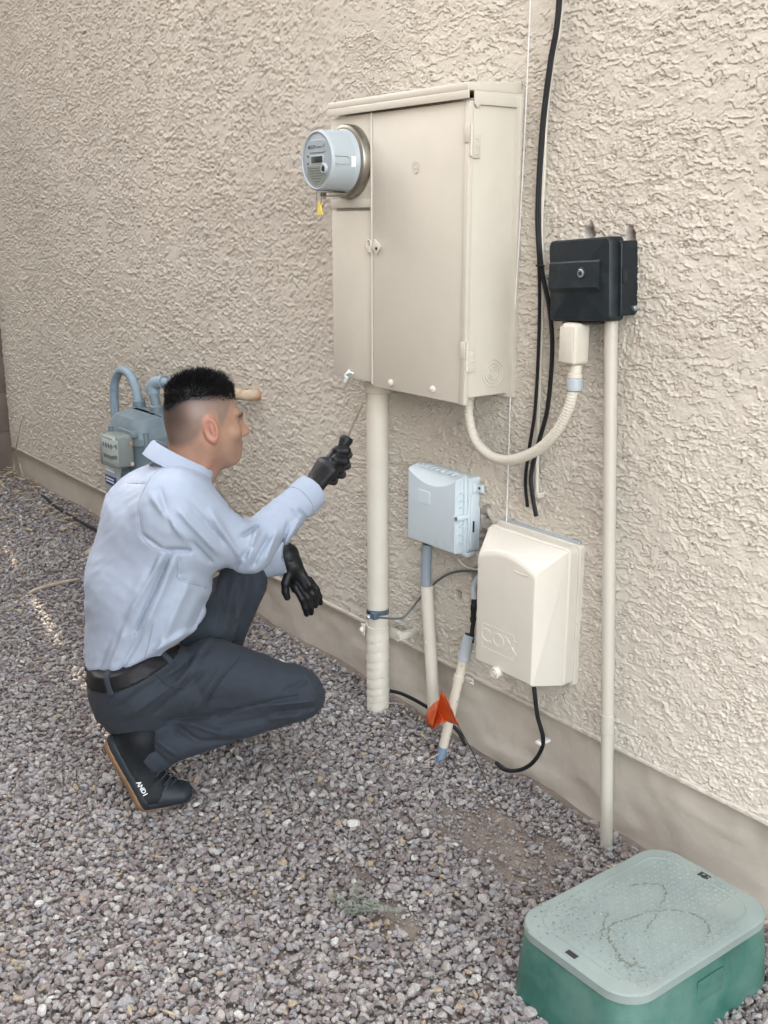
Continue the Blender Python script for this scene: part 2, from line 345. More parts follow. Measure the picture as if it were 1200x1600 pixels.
def make_gravel():
    sm = stone_material()
    coll = bpy.data.collections.new('stone_kit')
    for i in range(14):
        me = stone_mesh(100 + i); me.materials.append(sm)
        me.polygons.foreach_set('use_smooth', np.ones(len(me.polygons), bool)); me.set_sharp_from_angle(angle=R(22))
        coll.objects.link(bpy.data.objects.new('stone_%02d' % i, me))
    pts = []
    for layer, (dens, s0, s1, dz) in enumerate(((8000, .0035, .0065, -.008), (7500, .0062, .0104, -.011), (4600, .0072, .0132, -.004), (800, .010, .0175, .001))):
        n = int(8.2 * 2.75 * dens); x = RNG.uniform(-7.2, 1.0, n); y = RNG.uniform(-2.7, .0, n)
        # keep what the yard strip in front of the camera can show
        keep = (y < -.012) & (y > -2.5 + 0 * x) & (x < -.35 + .0 * y)
        far = np.clip((-x - 2.0) / 4.5, 0, 1); keep &= RNG.random(n) > far * .45
        pt = patch(x, y); keep &= RNG.random(n) > sst(.0, .45, pt) * (.78 if layer > 1 else .35)
        x, y, pt = x[keep], y[keep], pt[keep]; n = len(x)
        s = RNG.uniform(s0, s1, n) * (1 - .25 * RNG.random(n)) * (1 + .45 * (RNG.random(n) > .965))
        # silt beside the wall and in the patches: smaller chips
        s *= 1 - .35 * sst(-.1, .5, pt) - .25 * sst(-.18, -.02, y) * RNG.random(n)
        z = ground_z(np.clip(x, -6.5, 1), y) + dz + RNG.uniform(-.004, .005, n) - .004 * sst(0, .5, pt)
        pts.append(np.stack([x, y, z, s], 1))
    P = np.concatenate(pts)
    # nothing inside the buried valve box
    bx = (P[:, 0] > -1.318) & (P[:, 0] < -1.016) & (P[:, 1] > -.602) & (P[:, 1] < -.152); P = P[~bx]
    n = len(P); me = bpy.data.meshes.new('gravel'); me.vertices.add(n); me.vertices.foreach_set('co', P[:, :3].astype(np.float32).ravel())
    a = me.attributes.new('sc', 'FLOAT', 'POINT'); a.data.foreach_set('value', P[:, 3].astype(np.float32))
    rot = np.stack([RNG.normal(0, .45, n), RNG.normal(0, .45, n), RNG.uniform(0, 6.28, n)], 1).astype(np.float32)
    a = me.attributes.new('rt', 'FLOAT_VECTOR', 'POINT'); a.data.foreach_set('vector', rot.ravel())
    o = bpy.data.objects.new('gravel', me); COL.objects.link(o); me.materials.append(sm)
    ng = bpy.data.node_groups.new('scatter_stones', 'GeometryNodeTree')
    ng.interface.new_socket('Geometry', in_out='INPUT', socket_type='NodeSocketGeometry'); ng.interface.new_socket('Geometry', in_out='OUTPUT', socket_type='NodeSocketGeometry')
    N = ng.nodes; Lk = ng.links; gi = N.new('NodeGroupInput'); go = N.new('NodeGroupOutput'); ip = N.new('GeometryNodeInstanceOnPoints')
    ci = N.new('GeometryNodeCollectionInfo'); ci.inputs[0].default_value = coll; ci.inputs[1].default_value = True; ci.inputs[2].default_value = True
    ip.inputs['Pick Instance'].default_value = True
    def na(nm, t):
        k = N.new('GeometryNodeInputNamedAttribute'); k.data_type = t; k.inputs[0].default_value = nm; return k.outputs[0]
    Lk.new(gi.outputs[0], ip.inputs['Points']); Lk.new(ci.outputs[0], ip.inputs['Instance'])
    Lk.new(na('rt', 'FLOAT_VECTOR'), ip.inputs['Rotation']); Lk.new(na('sc', 'FLOAT'), ip.inputs['Scale'])
    Lk.new(ip.outputs[0], go.inputs[0])
    md = o.modifiers.new('scatter', 'NODES'); md.node_group = ng
    tag(o, 'loose pinkish grey crushed gravel covering the side yard', 'gravel', kind='stuff')
make_gravel()

# ------------------------------------------------------------------ house wall
house = thing('house', 'beige stucco house wall with a painted concrete footing along its base', 'house', (-3, 0, 0))
STZ = .235                                   # lower edge of the stucco (weep screed)
HOLES = (((-2.095, 0, 0.6987), .030, .05), ((-2.191, -0, 0.4556), .014, .018), ((-2.115, 0, 0.5252), .03, .05), ((-2.132, 0, 0.4436), .012, .018), ((-2.101, 0, 0.6419), .05, .065), ((-1.756, 0, 1.47), .016, .024), ((-1.635, 0, 1.467), .016, .026))
def stucco(x, z):
    w1 = noise(x * 36, z * 46, 1); w2 = noise(x * 95, z * 105, 2); w3 = noise(x * 9, z * 12, 5); w4 = noise(x * 190, z * 190, 6)
    ph = z / .0225 + 1.2 * w3 + .60 * w1 + .40 * w2 + .16 * w4
    fr = ph - np.floor(ph); t1 = .0036 * (1 - fr) ** 3 * sst(0, .05, fr) - .0040 * sst(.86, .96, fr)
    lay = np.floor(ph); m1 = sst(-.16, .06, noise(x * 24 + lay * 7.3, lay * 3.7 + z * 8, 7) + .40 * w2)
    ph2 = z / .0105 + 1.1 * noise(x * 34, z * 36, 9) + .9 * noise(x * 84, z * 86, 10) + .5 * w4
    fr2 = ph2 - np.floor(ph2); lay2 = np.floor(ph2); t2 = .0020 * (1 - fr2) ** 2 * sst(0, .08, fr2) - .0018 * sst(.80, .95, fr2)
    m2 = sst(.02, .18, noise(x * 44 + lay2 * 5.1, lay2 * 9.7, 11) + .30 * w4)
    flat = sst(.10, .45, noise(x * 8, z * 12, 12))
    far = 1 + .9 * sst(-2.6, -3.6, x)
    h = far * t1 * m1 + far * t2 * m2 * (1 - .85 * flat) + .0009 * noise(x * 130, z * 130, 13) * (1 - .6 * flat) + .0008 * noise(x * 260, z * 260, 14) * (1 - .4 * flat) + .0012 * noise(x * 30, z * 45, 17)
    h += .004 * noise(x * .9, z * .9, 15) + .0015 * noise(x * 4, z * 4, 16)
    return h
def wall_mesh(x0, x1, z1, dx, grow, dz):
    xs = [x1]
    while xs[-1] > x0: xs.append(xs[-1] - dx * (1 + grow * max(0, -xs[-1] - 1.3)))
    xs = np.array(xs[::-1]); zs = np.arange(STZ, z1, dz)
    X, Z = np.meshgrid(xs, zs, indexing='ij'); h = stucco(X, Z); tint = np.array([.565, .518, .438], np.float32)
    rgb = np.ones((len(xs), len(zs), 3), np.float32) * tint
    for (c, rx, rz) in HOLES:
        d = np.sqrt(((X - c[0]) / rx) ** 2 + ((Z - c[2]) / rz) ** 2) + .35 * noise(X * 40, Z * 40, 20) + .2 * noise(X * 90, Z * 90, 21)
        k = 1 - sst(.75, 1.0, d); deep = 1 - sst(.25, .55, d)
        h = h * (1 - k) - .008 * k - .018 * deep + k * .002 * noise(X * 120, Z * 120, 22)
        gcol = np.array([.34, .31, .275], np.float32); rgb = rgb * (1 - k[..., None]) + gcol * k[..., None]
    co = np.stack([X, -h, Z], -1).reshape(-1, 3)
    me = co_mesh(co, len(xs), len(zs)); me.flip_normals(); color_attr(me, 'tint', rgb.reshape(-1, 3)); return me
link('stucco_wall', wall_mesh(-2.75, -1.02, 2.20, .0021, .28, .0018), M['stucco'], house, None)
link('stucco_wall', wall_mesh(-6.19, -2.745, 2.75, .0036, .20, .0038), M['stucco'], house, None)
MB().box(-1.024, 6, .0, .2, STZ, 3.2).box(-6.19, -1.024, .032, .2, STZ, 2.75).box(-6.19, -2.75, .0, .2, 2.745, 3.2).box(-2.75, -1.024, .0, .2, 2.195, 3.2).build('plain_stucco', M['stucco_plain'], house)
MB().box(-6.19, 6, -.006, .03, STZ - .012, STZ - .001, .002).build('weep_screed', M['stucco_plain'], house)
# footing: slightly lumpy rendered concrete
xs = np.concatenate([np.arange(-6.19, -1.0, .02), [-.9, 0, 6]]); zs = np.linspace(-.1, STZ - .008, 26)
X, Z = np.meshgrid(xs, zs, indexing='ij')
lump = .004 * noise(X * 5, Z * 7, 30) + .003 * sst(.1, .5, noise(X * 9, Z * 14, 31)) + .0015 * noise(X * 28, Z * 28, 32)
co = np.stack([X, .022 - lump * sst(-6, -2.2, X) * 1.6, Z], -1).reshape(-1, 3)
me = co_mesh(co, len(xs), len(zs)); me.flip_normals(); link('footing', me, M['stem'], house, None)
MB().box(-6.9, 6.5, -.42, .3, 3.2, 3.36).build('eave', M['roof'], house)

# neighbour's wall at the corner: concrete blocks
bw = thing('block_wall', 'brown concrete block wall meeting the house at its far corner', 'wall', (-6.5, -.1, 0))
zc = -.10; i = 0
JZ = [-.1, .075, .305, .535, .765, .995, 1.225, 1.455, 1.685, 1.915]
for z0, z1 in zip(JZ[:-1], JZ[1:]):
    MB().box(-6.46, -6.212 - .004 * (i % 2), -.130, .09, z0 + .005, z1 - .005, .006).build('block', M['block'], bw); i += 1
MB().box(-6.45, -6.222, -.122, .08, -.1, 1.91).build('mortar', M['mortar'], bw)

# added unseen slabs that keep the low sun off the yard, slit between them
nb = thing('sun_blocker', 'added sun blocker of two plain slabs with a slit, out of view to the left', 'house', (-9, 0, 0))
MB().box(-8.12, -8, .040, 5, -.1, 4.3).build('near_blocker_slab', M['stucco_plain'], nb)
MB().box(-8.12, -8, -6, -.004, -.1, 4.3).build('far_blocker_slab', M['stucco_plain'], nb)
for z_ in (1.02, 1.31, 1.52, 1.86, 2.02, 2.33, 2.50, 2.74, 3.05, 3.2): MB().box(-8.10, -8.02, -.02, .05, z_, z_ + random.uniform(.05, .13)).build('slit_bar', M['stucco_plain'], nb)  # bars added across the slit to break its sunlight into dashes
oh = thing('skylight_blocker', 'added plain slab shaping the skylight, out of view across the side yard behind the viewer', 'house', (-3, -5, 0))
MB().box(-8, .6, -4.2, -3.3, -.1, 5.4).build('blocker_slab', M['block'], oh)  # added unseen slab, leaves skylight only from overhead and the right end

# ------------------------------------------------------------------ electrical panel
pn = thing('electrical_panel', 'large beige metal electrical service panel mounted high on the stucco wall', 'electrical panel', (-2.295, 0, 1.06))
XL, XR, PZ0, PZ1, XS = -2.59, -2.003, 1.062, 1.790, -2.392
cab = MB().box(XL + .004, XR - .001, -.146, .004, PZ0 + .006, PZ1 - .01, .004).build('cabinet', M['panel'], pn)
MB().box(XL + .004, XR + .016, -.012, .006, PZ0 - .004, PZ1 + .004, .003).build('back_plate', M['panel'], pn)
def lid_warp(c): return (c.x, c.y, c.z + (.012 if (c.z > 1.80 and c.y > -.1) else 0))
cap = MB().box(XL + .003, XR + .006, -.170, .002, 1.7935, 1.812, .004, warp=lid_warp)
cap.box(XL + .003, XR + .006, -.1705, -.1655, 1.776, 1.7945, .0015)
cap.box(XR + .0012, XR + .0062, -.150, .001, 1.764, 1.7945, .0015, warp=lambda c: (c.x, c.y, c.z + (.018 if c.z < 1.77 and (c.y < -.1 or c.y > -.02) and 0 else 0)))
cap.build('top_cap', M['panel'], pn)
door = MB().box(XS + .0015, XR + .003, -.160, -.1475, PZ0 - .010, 1.7725, .0035).build('door', M['panel'], pn)
MB().box(XR - .012, XR + .0045, -.1635, -.1590, PZ0 - .0105, 1.772, .002).build('door_lip', M['panel'], door)
up = MB().box(XL, XS - .004, -.1575, -.1475, 1.533, 1.7745, .004).build('meter_cover', M['panel'], pn)
MB().box(XL + .002, XS - .006, -.1605, -.1570, 1.5345, 1.557, .0015).build('cover_rib', M['panel'], up)
lw = MB().box(XL, XS - .004, -.1575, -.1475, PZ0, 1.527, .004).build('pull_section_cover', M['panel'], pn)
MB().box(XS - .005, XS + .0005, -.1625, -.1480, PZ0 - .004, 1.7735, .0012).build('centre_strip', M['panel'], pn)
for z0 in (1.648, 1.138):
    h = MB().box(XR - .012, XR + .0056, -.1655, -.1625, z0 + .030, z0 + .072, .001)
    h.cyl((XR + .0075, -.1585, z0), (XR + .0075, -.1585, z0 + .072), .0045, 10)
    hg = h.build('hinge', M['panel'], pn)
    MB().box(XR + .0005, XR + .005, -.152, -.128, z0 - .004, z0 + .050, .001).build('hinge_leaf', M['panel'], hg)
    s = MB()
    for k in range(3): s.lathe([(.0035, 0), (.0035, .0015), (.001, .0028)], (XR + .0048, -.138, z0 + .006 + k * .017), (1, 0, 0), 10)
    s.build('screw', M['panel'], hg)
for r_ in (.034, .0255, .0165, .0085):
    ring = MB(); a = [(XR + .0003, -.064 + r_ * math.cos(t), 1.125 + r_ * math.sin(t)) for t in np.linspace(0, 2 * math.pi, 40)[:-1]]
    ring.tube(a, .0017, 6, closed=True); ring.build('knockout_ring', M['panel'], pn)
for x, z in ((-2.306, 1.073), (-2.125, 1.077)):
    MB().lathe([(.009, 0), (.0098, .002), (.009, .005), (.005, .007), (.0, .0075)], (x, -.160, z), (0, -1, 0), 18).build('cover_bolt', M['cream'], pn)
MB().lathe([(.008, 0), (.0085, .002), (.005, .005), (0, .006)], (XR + .001, -.137, 1.765), (1, 0, 0), 12).build('side_screw', M['panel'], pn)
# hasp with a ring, and a turned plate
lt = MB(); c0 = (XS - .010, -.163, 1.437)
lt.tube([(c0[0] + .010 * math.cos(t), -.1635, c0[2] + .013 * math.sin(t)) for t in np.linspace(0, 6.283, 24)[:-1]], .0022, 6, closed=True)
lt = lt.build('latch_ring', M['cream'], pn)
MB().box(XS - .017, XS - .004, -.166, -.1575, 1.416, 1.432, .002).build('latch_staple', M['panel'], lt)
pl = MB().box(XS + .004, XS + .036, -.1645, -.1602, 1.418, 1.447, .0015, M=rot_about((XS + .02, -.162, 1.432), 'Y', 38)).build('latch_plate', M['cream'], pn)
MB().lathe([(.004, 0), (.004, .002)], (XS + .026, -.1645, 1.428), (0, -1, 0), 12).build('latch_hole', M['dark'], pl)
# embossed round monogram
e = MB(); ec = (-2.205, -.1602, 1.630)
for r_ in (.0155, .0128): e.tube([(ec[0] + r_ * math.cos(t), ec[1], ec[2] + r_ * math.sin(t)) for t in np.linspace(0, 6.283, 32)[:-1]], .0007, 5, closed=True)
e.tube([(ec[0] + q[0], ec[1], ec[2] + q[1]) for q in ((.000, .006), (-.005, .008), (-.008, .002), (-.005, -.006), (0, -.004), (-.001, .001), (-.005, 0))], .0008, 5)
e.tube([(ec[0] + q[0], ec[1], ec[2] + q[1]) for q in ((.008, .007), (.003, .007), (.004, .001), (.002, -.004), (.006, -.007), (.009, -.003))], .0008, 5)
e.build('embossed_emblem', M['panel'], pn)
# a scrap of twisted seal wire at the lower cover
sw = MB(); 
sw.tube(spline([(-2.507, -.159, 1.085), (-2.500, -.170, 1.080), (-2.512, -.172, 1.071), (-2.504, -.168, 1.064)], 6), .003, 6)
sw.tube(spline([(-2.522, -.160, 1.072), (-2.508, -.170, 1.076), (-2.492, -.166, 1.081), (-2.482, -.162, 1.078)], 6), .0028, 6)
sw.tube(spline([(-2.507, -.166, 1.068), (-2.512, -.168, 1.058), (-2.520, -.168, 1.050)], 6), [.004] * 12 + [.0015], 6)
sw.build('seal_wire', M['white'], pn)

# ------------------------------------------------------------------ electric meter
MC = Vector((-2.492, -.1575, 1.655))
mt = thing('electric_meter', 'round grey digital electric meter plugged into the beige panel', 'electric meter', MC)
ax = (0, -1, 0)
MB().lathe([(.090, 0), (.0965, .001), (.0965, .020), (.094, .025), (.088, .027), (.086, .0275)], MC, ax, 56).build('rim', M['rim'], mt)
bd = MB().lathe([(.084, .020), (.0835, .030), (.0805, .034), (.0795, .045), (.0785, .102), (.0775, .109), (.074, .113), (.0715, .1132), (.0705, .1095), (.0, .1090)], MC, ax, 56).build('cover', M['meter'], mt)
FY = MC.y - .1092
def face(u, w): return (MC.x + u, FY, MC.z + w)
MB().lathe([(.0690, 0), (.0690, .0008), (.068, .0012), (0, .0012)], (MC.x, FY, MC.z), ax, 48).build('faceplate', M['meter_face'], mt)
FY -= .0013
fp = MB().rbox(MC.x - .040, MC.x + .043, MC.z + .020, MC.z + .052, FY + .001, FY - .002, .010, 6, .0008).build('upper_plate', M['meter_face'], mt)
me = text_mesh('MXUP', .013, Matrix.Translation((MC.x - .022, FY - .0023, MC.z + .034)) @ Matrix.Rotation(R(90), 4, 'X'), .0002, .0002); link('lettering', me, M['print'], fp)
me = text_mesh('Connect', .0085, Matrix.Translation((MC.x + .012, FY - .0023, MC.z + .034)) @ Matrix.Rotation(R(90), 4, 'X'), .0002); link('lettering', me, M['print'], fp)
me = text_mesh(')))', .010, Matrix.Translation((MC.x + .036, FY - .0023, MC.z + .036)) @ Matrix.Rotation(R(90), 4, 'X') @ Matrix.Rotation(R(90), 4, 'Z'), .0002); link('signal_mark', me, M['print'], fp)
dp = MB().box(MC.x - .030, MC.x + .031, FY - .0012, FY + .001, MC.z - .009, MC.z + .014, .001).build('display', M['meter'], mt)
MB().box(MC.x - .026, MC.x + .027, FY - .0020, FY - .0008, MC.z - .006, MC.z + .011, .0005).build('screen', M['lcd'], dp)
for w in (.012, -.007): MB().lathe([(.0028, 0), (.0028, .0012), (0, .0014)], (MC.x - .044, FY, MC.z + w), ax, 10).build('indicator', M['dark'], mt)
nm = MB()
pts = [(-.048, -.014), (.030, -.014), (.034, -.030), (.046, -.040), (.030, -.056), (.010, -.063), (-.012, -.062), (-.033, -.053), (-.047, -.038)]
k = len(pts); nm.add([face(p[0], p[1])[:1] + (FY - .0012,) + face(p[0], p[1])[2:] for p in pts] + [face(p[0], p[1])[:1] + (FY + .001,) + face(p[0], p[1])[2:] for p in pts],
       [tuple(range(k))] + [(i, (i + 1) % k, (i + 1) % k + k, i + k) for i in range(k)])
nmo = nm.build('nameplate', M['meter_label'], mt)
for i, (x0_, x1_, w) in enumerate(((-.038, .012, -.020), (-.038, .020, -.0265), (-.036, -.010, -.033), (-.004, .026, -.033), (-.030, .024, -.0395), (-.026, .020, -.046), (-.010, .014, -.054))):
    MB().box(MC.x + x0_, MC.x + x1_, FY - .0015, FY - .0008, MC.z + w - .0009, MC.z + w + .0009).build('print_line', M['print'], nmo)
bt = MB().lathe([(.014, 0), (.014, .004), (.012, .007), (.0095, .0075), (.009, .0045), (0, .0045)], (MC.x + .037, FY, MC.z - .022), ax, 24).build('port_button', M['meter'], mt)
MB().lathe([(.007, 0), (.0065, .003), (0, .0045)], (MC.x + .037, FY - .0046, MC.z - .022), ax, 16).build('port_window', M['lcd'], bt)
# moulded groove on the side facing right, sticker and seal
gv = MB(); r0 = .0795
a_ = [R(-8), R(8)]
gp = [(MC.x + (r0 + .0008) * math.cos(t), MC.y - y, MC.z + (r0 + .0008) * math.sin(t)) for (y, t) in
      [(.104, .12), (.071, .12), (.063, .08), (.060, 0), (.063, -.08), (.071, -.12), (.104, -.12)]]
gv.tube(spline(gp, 5), .0018, 6); gv.build('side_groove', M['meter'], mt)
st = MB(); vs = []
for t in np.linspace(-.22, .12, 6):
    for y in (.040, .055): vs.append((MC.x + .0806 * math.cos(t + .0), MC.y - y, MC.z + .0806 * math.sin(t)))
st.add(vs, [(2 * i, 2 * i + 1, 2 * i + 3, 2 * i + 2) for i in range(5)]); st.build('sticker', M['white'], mt)
lk_ = MB().box(MC.x - .016, MC.x + .020, MC.y - .095, MC.y - .012, MC.z - .092, MC.z - .081, .003).build('seal_bracket', M['rim'], mt)
tg = MB().tube(spline([(MC.x - .020, MC.y - .10, MC.z - .080), (MC.x - .021, MC.y - .10, MC.z - .095), (MC.x - .018, MC.y - .10, MC.z - .108)], 4), .0008, 5)
tg.tube(spline([(MC.x + .004, MC.y - .10, MC.z - .080), (MC.x + .004, MC.y - .10, MC.z - .095), (MC.x - .002, MC.y - .10, MC.z - .112)], 4), .0008, 5)
tg.build('seal_wire', M['wire'], mt)
tz = MC.z - .106; ty = MC.y - .10
tagm = MB().add([(MC.x - .014, ty, tz), (MC.x - .004, ty, tz), (MC.x - .002, ty, tz - .018), (MC.x + .006, ty, tz - .032), (MC.x - .024, ty, tz - .034), (MC.x - .016, ty, tz - .018)] +
                [(MC.x - .014, ty + .003, tz), (MC.x - .004, ty + .003, tz), (MC.x - .002, ty + .003, tz - .018), (MC.x + .006, ty + .003, tz - .032), (MC.x - .024, ty + .003, tz - .034), (MC.x - .016, ty + .003, tz - .018)],
                [(0, 1, 2, 5), (5, 2, 3, 4), (11, 8, 7, 6), (10, 9, 8, 11)] + [(i, (i + 1) % 6, (i + 1) % 6 + 6, i + 6) for i in range(6)])
tgo = tagm.build('seal_tag', M['yellow'], mt, label='yellow plastic seal tag hanging on wire')

# ------------------------------------------------------------------ conduits
def conduit_group(): return 'beige conduits on the wall'
CX, CY = -2.466, -.088
cd = thing('service_conduit', 'thick beige vertical conduit under the electrical panel with taped foot', 'conduit', (CX, CY, 0))
MB().cyl((CX, CY, -.05), (CX, CY, 1.058), .0325, 32).build('pipe', M['paint'], cd)
MB().lathe([(.0325, 0), (.037, .003), (.0375, .030), (.036, .036), (.0325, .040)], (CX, CY, 1.018), (0, 0, 1), 32).build('collar', M['paint'], cd)
tp = MB(); prof = []; z = .020
while z < .262:
    st_ = random.uniform(.022, .034); prof += [(.0338, z), (.0362 + random.uniform(-.0006, .0006), z + .0015), (.0346, z + st_ - .0015)]; z += st_
prof.append((.0327, z + .002))
tilt = Matrix.Translation((CX, CY, 0)) @ Matrix(((1, 0, 0, 0), (0, 1, 0, 0), (.10, .06, 1, 0), (0, 0, 0, 1)))
tp.lathe(prof, (0, 0, 0), (0, 0, 1), 36); tp.xf(tilt); tp.build('tape_wrap', M['tape'], cd)
b1 = MB().lathe([(.0328, 0), (.0348, .001), (.0348, .039), (.0328, .040)], (CX, CY, .258), (0, 0, 1), 36)
b1.box(CX + .033, CX + .075, CY + .020, CY + .034, .262, .294, .002); b1.box(CX - .045, CX - .028, CY - .034, CY - .028, .262, .298, .002)
b1.box(CX - .052, CX - .036, CY - .024, CY - .004, .268, .292, .004); b1.box(CX + .068, CX + .088, CY + .018, CY + .09, .270, .290, .003)
br = b1.build('pipe_strap', M['paint'], cd)
MB().lathe([(.0085, 0), (.0085, .005), (.005, .009), (0, .0095)], (CX - .034, CY - .034, .280), (-.3, -1, 0), 12).build('bolt', M['cream'], br)
gc = MB()
n = 40; vs = []; fs = []
for k in range(n + 1):
    a = 2 * math.pi * k / n
    for zz in (.336, .352): vs.append((CX + .0338 * math.cos(a), CY + .0338 * math.sin(a), zz + .004 * math.cos(a + .5)))
fs = [(2 * k, 2 * k + 1, 2 * k + 3, 2 * k + 2) for k in range(n)]
gc.add(vs, fs); gc.box(CX + .012, CX + .034, CY - .040, CY - .018, .332, .352, .003)
gcl = gc.build('ground_clamp', M['blue_metal'], cd)
for k in range(9):
    a = R(205 + k * 13); MB().lathe([(.0034, 0), (.0034, .0012)], (CX + .0338 * math.cos(a), CY + .0338 * math.sin(a), .344 + .004 * math.cos(a + .5)), (math.cos(a), math.sin(a), 0), 8).build('slot', M['dark'], gcl)
MB().lathe([(.007, 0), (.007, .006), (.004, .010), (0, .010)], (CX + .006, CY - .036, .336), (0.1, -1, -.2), 8).build('clamp_screw', M['steel'], gcl)

gw = MB().tube(spline([(-2.411, -0.125, 0.3476), (-2.339, -0.1, 0.3618), (-2.332, -0.07, 0.3797), (-2.336, -0.018, 0.4176), (-2.253, -0.014, 0.4942), (-2.182, -0.014, 0.5329), (-2.087, -0.014, 0.5583)], 8), .0034, 8)
tag(gw.build('ground_wire', M['ground_wire'], None), 'thin grey green ground wire curving from the pipe clamp to the boxes', 'wire')

# vertical conduit on the right
pt_, pb_ = Vector((-1.646, -0.034, 1.291)), Vector((-1.541, -0.06, -0.0387))
vc = thing('riser_conduit', 'tall slim cream conduit running from the black box down to the gravel', 'conduit', (pb_.x, pb_.y, 0))
MB().tube([pt_, pb_], .0157, 24).build('pipe', M['white_pipe'], vc)
mid = pt_.lerp(pb_, .735); dn = (pb_ - pt_).normalized()
MB().tube([mid - dn * .025, mid - dn * .024, mid + dn * .024, mid + dn * .025], [.0157, .0168, .0168, .0157], 24).build('coupling', M['white_pipe'], vc)
bz = (-1.546, -0.06, -0.0117)
MB().tube([(bz[0] + .021 * math.cos(t), bz[1] + .021 * math.sin(t), bz[2] - .008) for t in np.linspace(0, 6.283, 24)[:-1]], .004, 6, closed=True).build('base_ring', M['mud'], vc)

# conduit below the pale grey box
c2 = thing('box_conduit', 'beige conduit with a short grey top end below the pale grey box', 'conduit', (-2.25, -.04, 0))
MB().tube(spline([(-2.282, -0.045, 0.5964), (-2.287, -0.045, 0.5367), (-2.288, -0.045, 0.4532)], 5), .0155, 20).build('grey_stub', M['grey_pvc'], c2, label='grey unpainted conduit end')
c2p = spline([(-2.282, -0.045, 0.4668), (-2.275, -0.045, 0.3811), (-2.261, -0.045, 0.2641), (-2.236, -0.05, 0.0779)], 6)
MB().tube(c2p, .0185, 22).build('pipe', M['paint'], c2)
MB().tube([(-2.263, -0.066, 0.3012), (-2.251, -0.012, 0.2858)], .0026, 8).build('strap_nail', M['paint'], c2)
# slanted conduit
s0, s1 = Vector((-2.084, -0.052, 0.3797)), Vector((-2.113, -0.1285, -0.006))
ax_ = (s1 - s0).normalized()
c3 = thing('slanted_conduit', 'leaning chipped beige conduit beside the cream box with bare blue foot', 'conduit', s1)
MB().tube([s0.lerp(s1, .10), s0.lerp(s1, .87)], .0135, 20).build('pipe', M['paint_chip'], c3)
MB().tube([s0.lerp(s1, .86), s1 + ax_ * .03], .0131, 20).build('bare_foot', mat('bare_blue_pvc', (.17, .23, .32), .5, var=.15, vscale=30), c3, label='bare blue grey foot of the conduit')
MB().tube([s0, s0 + ax_ * .001, s0.lerp(s1, .19), s0.lerp(s1, .195)], [.0125, .0170, .0170, .0138], 24).build('coupling', M['grey_light'], c3)
MB().tube([s0 + ax_ * -.0015, s0 + ax_ * -.001], [.0125, .0128], 20).build('open_mouth', M['dark'], c3)
sc_ = s0.lerp(s1, .33); MB().tube([sc_ - ax_ * .008, sc_ - ax_ * .0075, sc_ + ax_ * .0075, sc_ + ax_ * .008], [.0137, .0160, .0160, .0137], 20).box(sc_.x + .012, sc_.x + .045, sc_.y + .010, sc_.y + .016, sc_.z - .010, sc_.z + .008, .002).build('pipe_clip', M['paint'], c3)
MB().tube(spline([sc_ + Vector((.035, .012, 0)), sc_ + Vector((.045, -.004, .003)), sc_ + Vector((.052, .004, .004))], 5), .0022, 6).build('clip_screw', M['steel'], c3)
fe = MB().tube(spline([(-2.073, -0.052, 0.3603), (-2.074, -0.05, 0.396), (-2.074, -0.046, 0.4275), (-2.082, -0.04, 0.4674)], 6), .0062, 10)
fe = fe.build('feed_cable', M['rubber'], None); tag(fe, 'black feed cable entering the top of the slanted conduit', 'cable')
fg = MB(); gp = [Vector(p) for p in ((-2.074, -0.048, 0.4203), (-2.077, -0.044, 0.4508), (-2.082, -0.038, 0.4839))]
fg.tube([gp[0], gp[0].lerp(gp[1], .4), gp[0].lerp(gp[1], .45), gp[1], gp[1].lerp(gp[2], .1), gp[1].lerp(gp[2], .5), gp[1].lerp(gp[2], .55), gp[2]], [.0075, .0095, .0075, .0075, .0095, .0095, .0078, .0078], 12)
fg.build('cable_gland', M['rubber'], fe)
MB().tube(spline([(-2.082, -0.038, 0.4802), (-2.095, -0.03, 0.5088), (-2.093, -0.02, 0.5354), (-2.071, -0.014, 0.5533)], 6), .0082, 10).build('grey_jacket', M['grey_light'], fe)

# flexible conduit looping from panel to black box
fx = thing('flexible_conduit', 'ribbed beige flexible conduit looping from the panel to the black box', 'conduit', (-1.9, -.08, .9))
fpth = spline([(-2.07, -0.085, 1.037), (-2.066, -0.085, 0.9986), (-2.037, -0.085, 0.9437), (-1.972, -0.085, 0.9141), (-1.896, -0.085, 0.9208), (-1.814, -0.083, 0.9592), (-1.759, -0.08, 1.01), (-1.725, -0.076, 1.071), (-1.714, -0.072, 1.123)], 26)
rr = []; acc = 0; pth2 = []
L_ = sum((fpth[i + 1] - fpth[i]).length for i in range(len(fpth) - 1)); nn = int(L_ / .0022)
cum = [0]
for i in range(len(fpth) - 1): cum.append(cum[-1] + (fpth[i + 1] - fpth[i]).length)
for k in range(nn + 1):
    d_ = L_ * k / nn; i = min(max(np.searchsorted(cum, d_) - 1, 0), len(fpth) - 2); t = (d_ - cum[i]) / (cum[i + 1] - cum[i])
    pth2.append(fpth[i].lerp(fpth[i + 1], t)); rr.append(.0128 + .0009 * math.sin(d_ / .0075 * 2 * math.pi))
MB().tube(pth2, rr, 18).build('hose', M['paint'], fx, None)
a = Vector((-2.073, -0.085, 1.054)); MB().lathe([(.016, .036), (.0185, .03), (.0185, .012), (.0155, .010), (.0150, -.008)], (a.x, a.y, a.z - .012), (0, 0, 1), 24).build('hose_fitting', M['paint'], fx)
e0, e1 = Vector((-1.713, -0.072, 1.114)), Vector((-1.716, -0.068, 1.161)); da = (e1 - e0).normalized()
